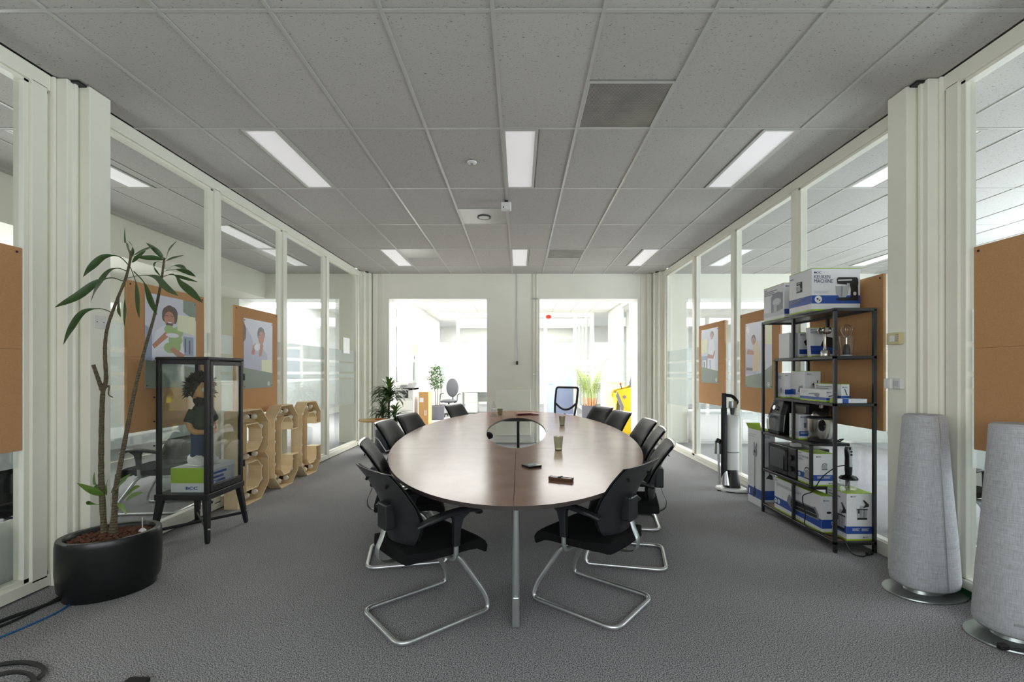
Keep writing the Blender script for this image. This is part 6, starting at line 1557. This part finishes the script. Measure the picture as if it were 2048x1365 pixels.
# stick mixer set on the juicer box
t = thing('hand_blender_set', 'black hand blender on a clear chopper bowl standing on the juicer box', 'hand blender', (2.66, 3.72, BOTZ+0.3705))
MB().lathe([(0.05, 0.0), (0.06, 0.01), (0.062, 0.085), (0.059, 0.085), (0.057, 0.012), (0.0, 0.008)], 26).build('chopper_bowl', M['clear'], t)
MB().lathe([(0.0, 0.084), (0.066, 0.084), (0.066, 0.095), (0.05, 0.112), (0.022, 0.12), (0.0, 0.12)], 26).build('chopper_lid', M['blackgloss'], t)
MB().lathe([(0.0, 0.118), (0.024, 0.118), (0.027, 0.16), (0.026, 0.26), (0.029, 0.32), (0.022, 0.345), (0.0, 0.347)], 18).build('motor_handle', M['blackgloss'], t)
MB().box(-0.013, 0.013, -0.032, -0.020, 0.185, 0.325).build('grip_strip', M['chrome'], t, None, bevel=0.004)
for z in (0.285, 0.31): MB().tube([(0, -0.03, z), (0, -0.036, z)], 0.009, 12).build('button', M['black'], t)
MB().tube([(0, 0, 0.01), (0, 0, 0.09)], 0.007, 8).build('blade_axle', M['black'], t)
t = thing('drinking_jar', 'clear glass jar on the juicer box beside the hand blender', 'jar', (2.595, 3.68, BOTZ+0.3705))
MB().lathe([(0.026, 0.0), (0.03, 0.01), (0.03, 0.075), (0.028, 0.075), (0.027, 0.01), (0.0, 0.008)], 20).build('jar_wall', M['clear'], t)
cable('power_cable', 'black cord trailing from the hand blender down over the bottom shelf to the carpet', [(2.64, 3.70, 0.66), (2.58, 3.75, 0.63), (2.52, 3.83, 0.53), (2.455, 3.85, 0.41), (2.45, 3.98, 0.33), (2.442, 3.93, 0.2), (2.44, 3.93, 0.10), (2.45, 3.80, 0.096), (2.50, 3.66, 0.096), (2.53, 3.59, 0.096), (2.545, 3.53, 0.02), (2.60, 3.49, 0.008), (2.66, 3.52, 0.008)], 0.0045)
t = tag(MB().tube([(2.66, 3.52, 0.016), (2.715, 3.54, 0.016)], [0.014, 0.012], 8).build('cord_plug', M['rubber']), 'black plug end lying on the carpet below the shelving', 'plug')

# tall vacuum box behind the far end
def f(F, w_, h): F.rect(0, w_, 0.10*h, 0.22*h, 'blue'); F.logo(0.02, h*0.90, h*0.024); F.poly([(w_*.35, h*.38), (w_*.85, h*.36), (w_*.8, h*.42), (w_*.65, h*.43), (w_*.65, h*.55), (w_*.58, h*.55), (w_*.58, h*.43)], 'inkblack')
def g_(F, d, h): F.rect(0, d, 0.10*h, 0.22*h, 'blue'); F.lines(0.02, h*0.92, 0.16, 0.012, 2, 'palegrey'); pic(F, d*0.08, h*0.16, h*0.70, [(c, [(a*0.42+0.02, b_) for a, b_ in pts]) for c, pts in STICK]); F.rect(0.03, 0.055, 0.12*h, 0.19*h, 'paper')
t = carton('vacuum_box', 'tall white box with a stick vacuum picture standing on the floor past the shelving', 2.50, 4.76, 0.0, 0.145, 0.275, 0.80, f, g_, foot=False)
b = MB()
b.quad((-0.072, -0.137, 0.80), (-0.072, 0.137, 0.80), (-0.095, 0.137, 0.855), (-0.095, -0.137, 0.85)); b.quad((-0.072, 0.137, 0.80), (0.072, 0.137, 0.80), (0.072, 0.165, 0.85), (-0.072, 0.165, 0.85))
b.build('open_flap', M['lime'], t, None)

# stick vacuum in its white station
t = thing('stick_vacuum', 'black and white stick vacuum in its white floor stand by the right glass wall', 'vacuum cleaner', (2.53, 5.50, 0))
def rr(hx, hy, z, n=24): return [(hx*math.copysign(abs(math.cos(2*PI*k/n))**0.6, math.cos(2*PI*k/n)), hy*math.copysign(abs(math.sin(2*PI*k/n))**0.6, math.sin(2*PI*k/n)), z) for k in range(n)]
MB().loft([[(x*1.0, y, z) for x, y, z in rr(0.165, 0.13, 0.0)], rr(0.168, 0.132, 0.012), rr(0.16, 0.125, 0.026)]).build('stand_base', M['whitep'], t, 0.9)
MB().loft([[(x+0.02, y+0.03, z) for x, y, z in rr(0.075, 0.07, z)] for z in (0.24, 0.25, 0.87, 0.89)]).build('stand_column', M['whitep'], t, 0.9)
MB().loft([[(x+0.02, y+0.03, z) for x, y, z in rr(0.0755, 0.0705, z)] for z in (0.445, 0.452)]).build('column_seam', M['black'], t, 0.9)
MB().loft([[(x+0.02, y+0.03, z) for x, y, z in rr(0.09, 0.085, 0.03)], [(x+0.02, y+0.03, z) for x, y, z in rr(0.06, 0.06, 0.23)], [(x+0.02, y+0.03, z) for x, y, z in rr(0.05, 0.05, 0.25)]]).build('floor_head', M['black'], t, 0.9)
MB().tube([(-0.085, -0.03, 0.06), (-0.075, 0.0, 0.22)], [0.05, 0.03], 12).build('silver_joint', M['chrome'], t)
MB().tube([(-0.085, 0.0, 0.14), (-0.085, 0.0, 0.98)], 0.031, 14, flat=(1.1, 1.0)).build('tube', M['black'], t)
MB().tube([(-0.085, 0.0, 0.90), (-0.085, 0.0, 1.155)], 0.03, 12, flat=(0.9, 0.8)).build('battery_grip', M['black'], t)
MB().tube(fillet([(-0.085, 0, 1.13), (0.02, 0, 1.12), (0.075, 0, 1.05), (0.05, 0, 1.02)], 0.04, 5), 0.02, 10).build('handle', M['black'], t)
MB().lathe([(0.0, 0.98), (0.05, 0.98), (0.052, 1.02), (0.046, 1.06), (0.0, 1.065)], 22, c=(0.02, 0.01, 0)).build('motor_head', M['alu'], t)
MB().lathe([(0.044, 0.888), (0.050, 0.90), (0.050, 0.98), (0.046, 0.98), (0.046, 0.90), (0.0, 0.892)], 22, c=(0.02, 0.01, 0)).build('dust_cup', M['clear'], t)
MB().lathe([(0.0, 0.895), (0.022, 0.895), (0.03, 0.975), (0.0, 0.975)], 16, c=(0.02, 0.01, 0)).build('cyclone', M['darkgrey'], t)
MB().tube([(-0.14, 0.05, 0.42), (-0.14, 0.05, 0.56)], [0.042, 0.036], 12).build('spare_tool', M['chrome'], t)
MB().tube([(-0.14, 0.05, 0.55), (-0.12, 0.05, 0.60)], [0.038, 0.028], 12).build('tool_collar', M['black'], t)
MB().tube([(-0.12, 0.05, 0.05), (-0.13, 0.05, 0.42)], 0.012, 8).build('tool_holder', M['chrome'], t)
cable('power_cable', 'black cord lying around the foot of the stick vacuum stand', [(2.72, 5.45, 0.01), (2.70, 5.34, 0.006), (2.58, 5.30, 0.006), (2.45, 5.36, 0.006), (2.345, 5.45, 0.006)], 0.005)
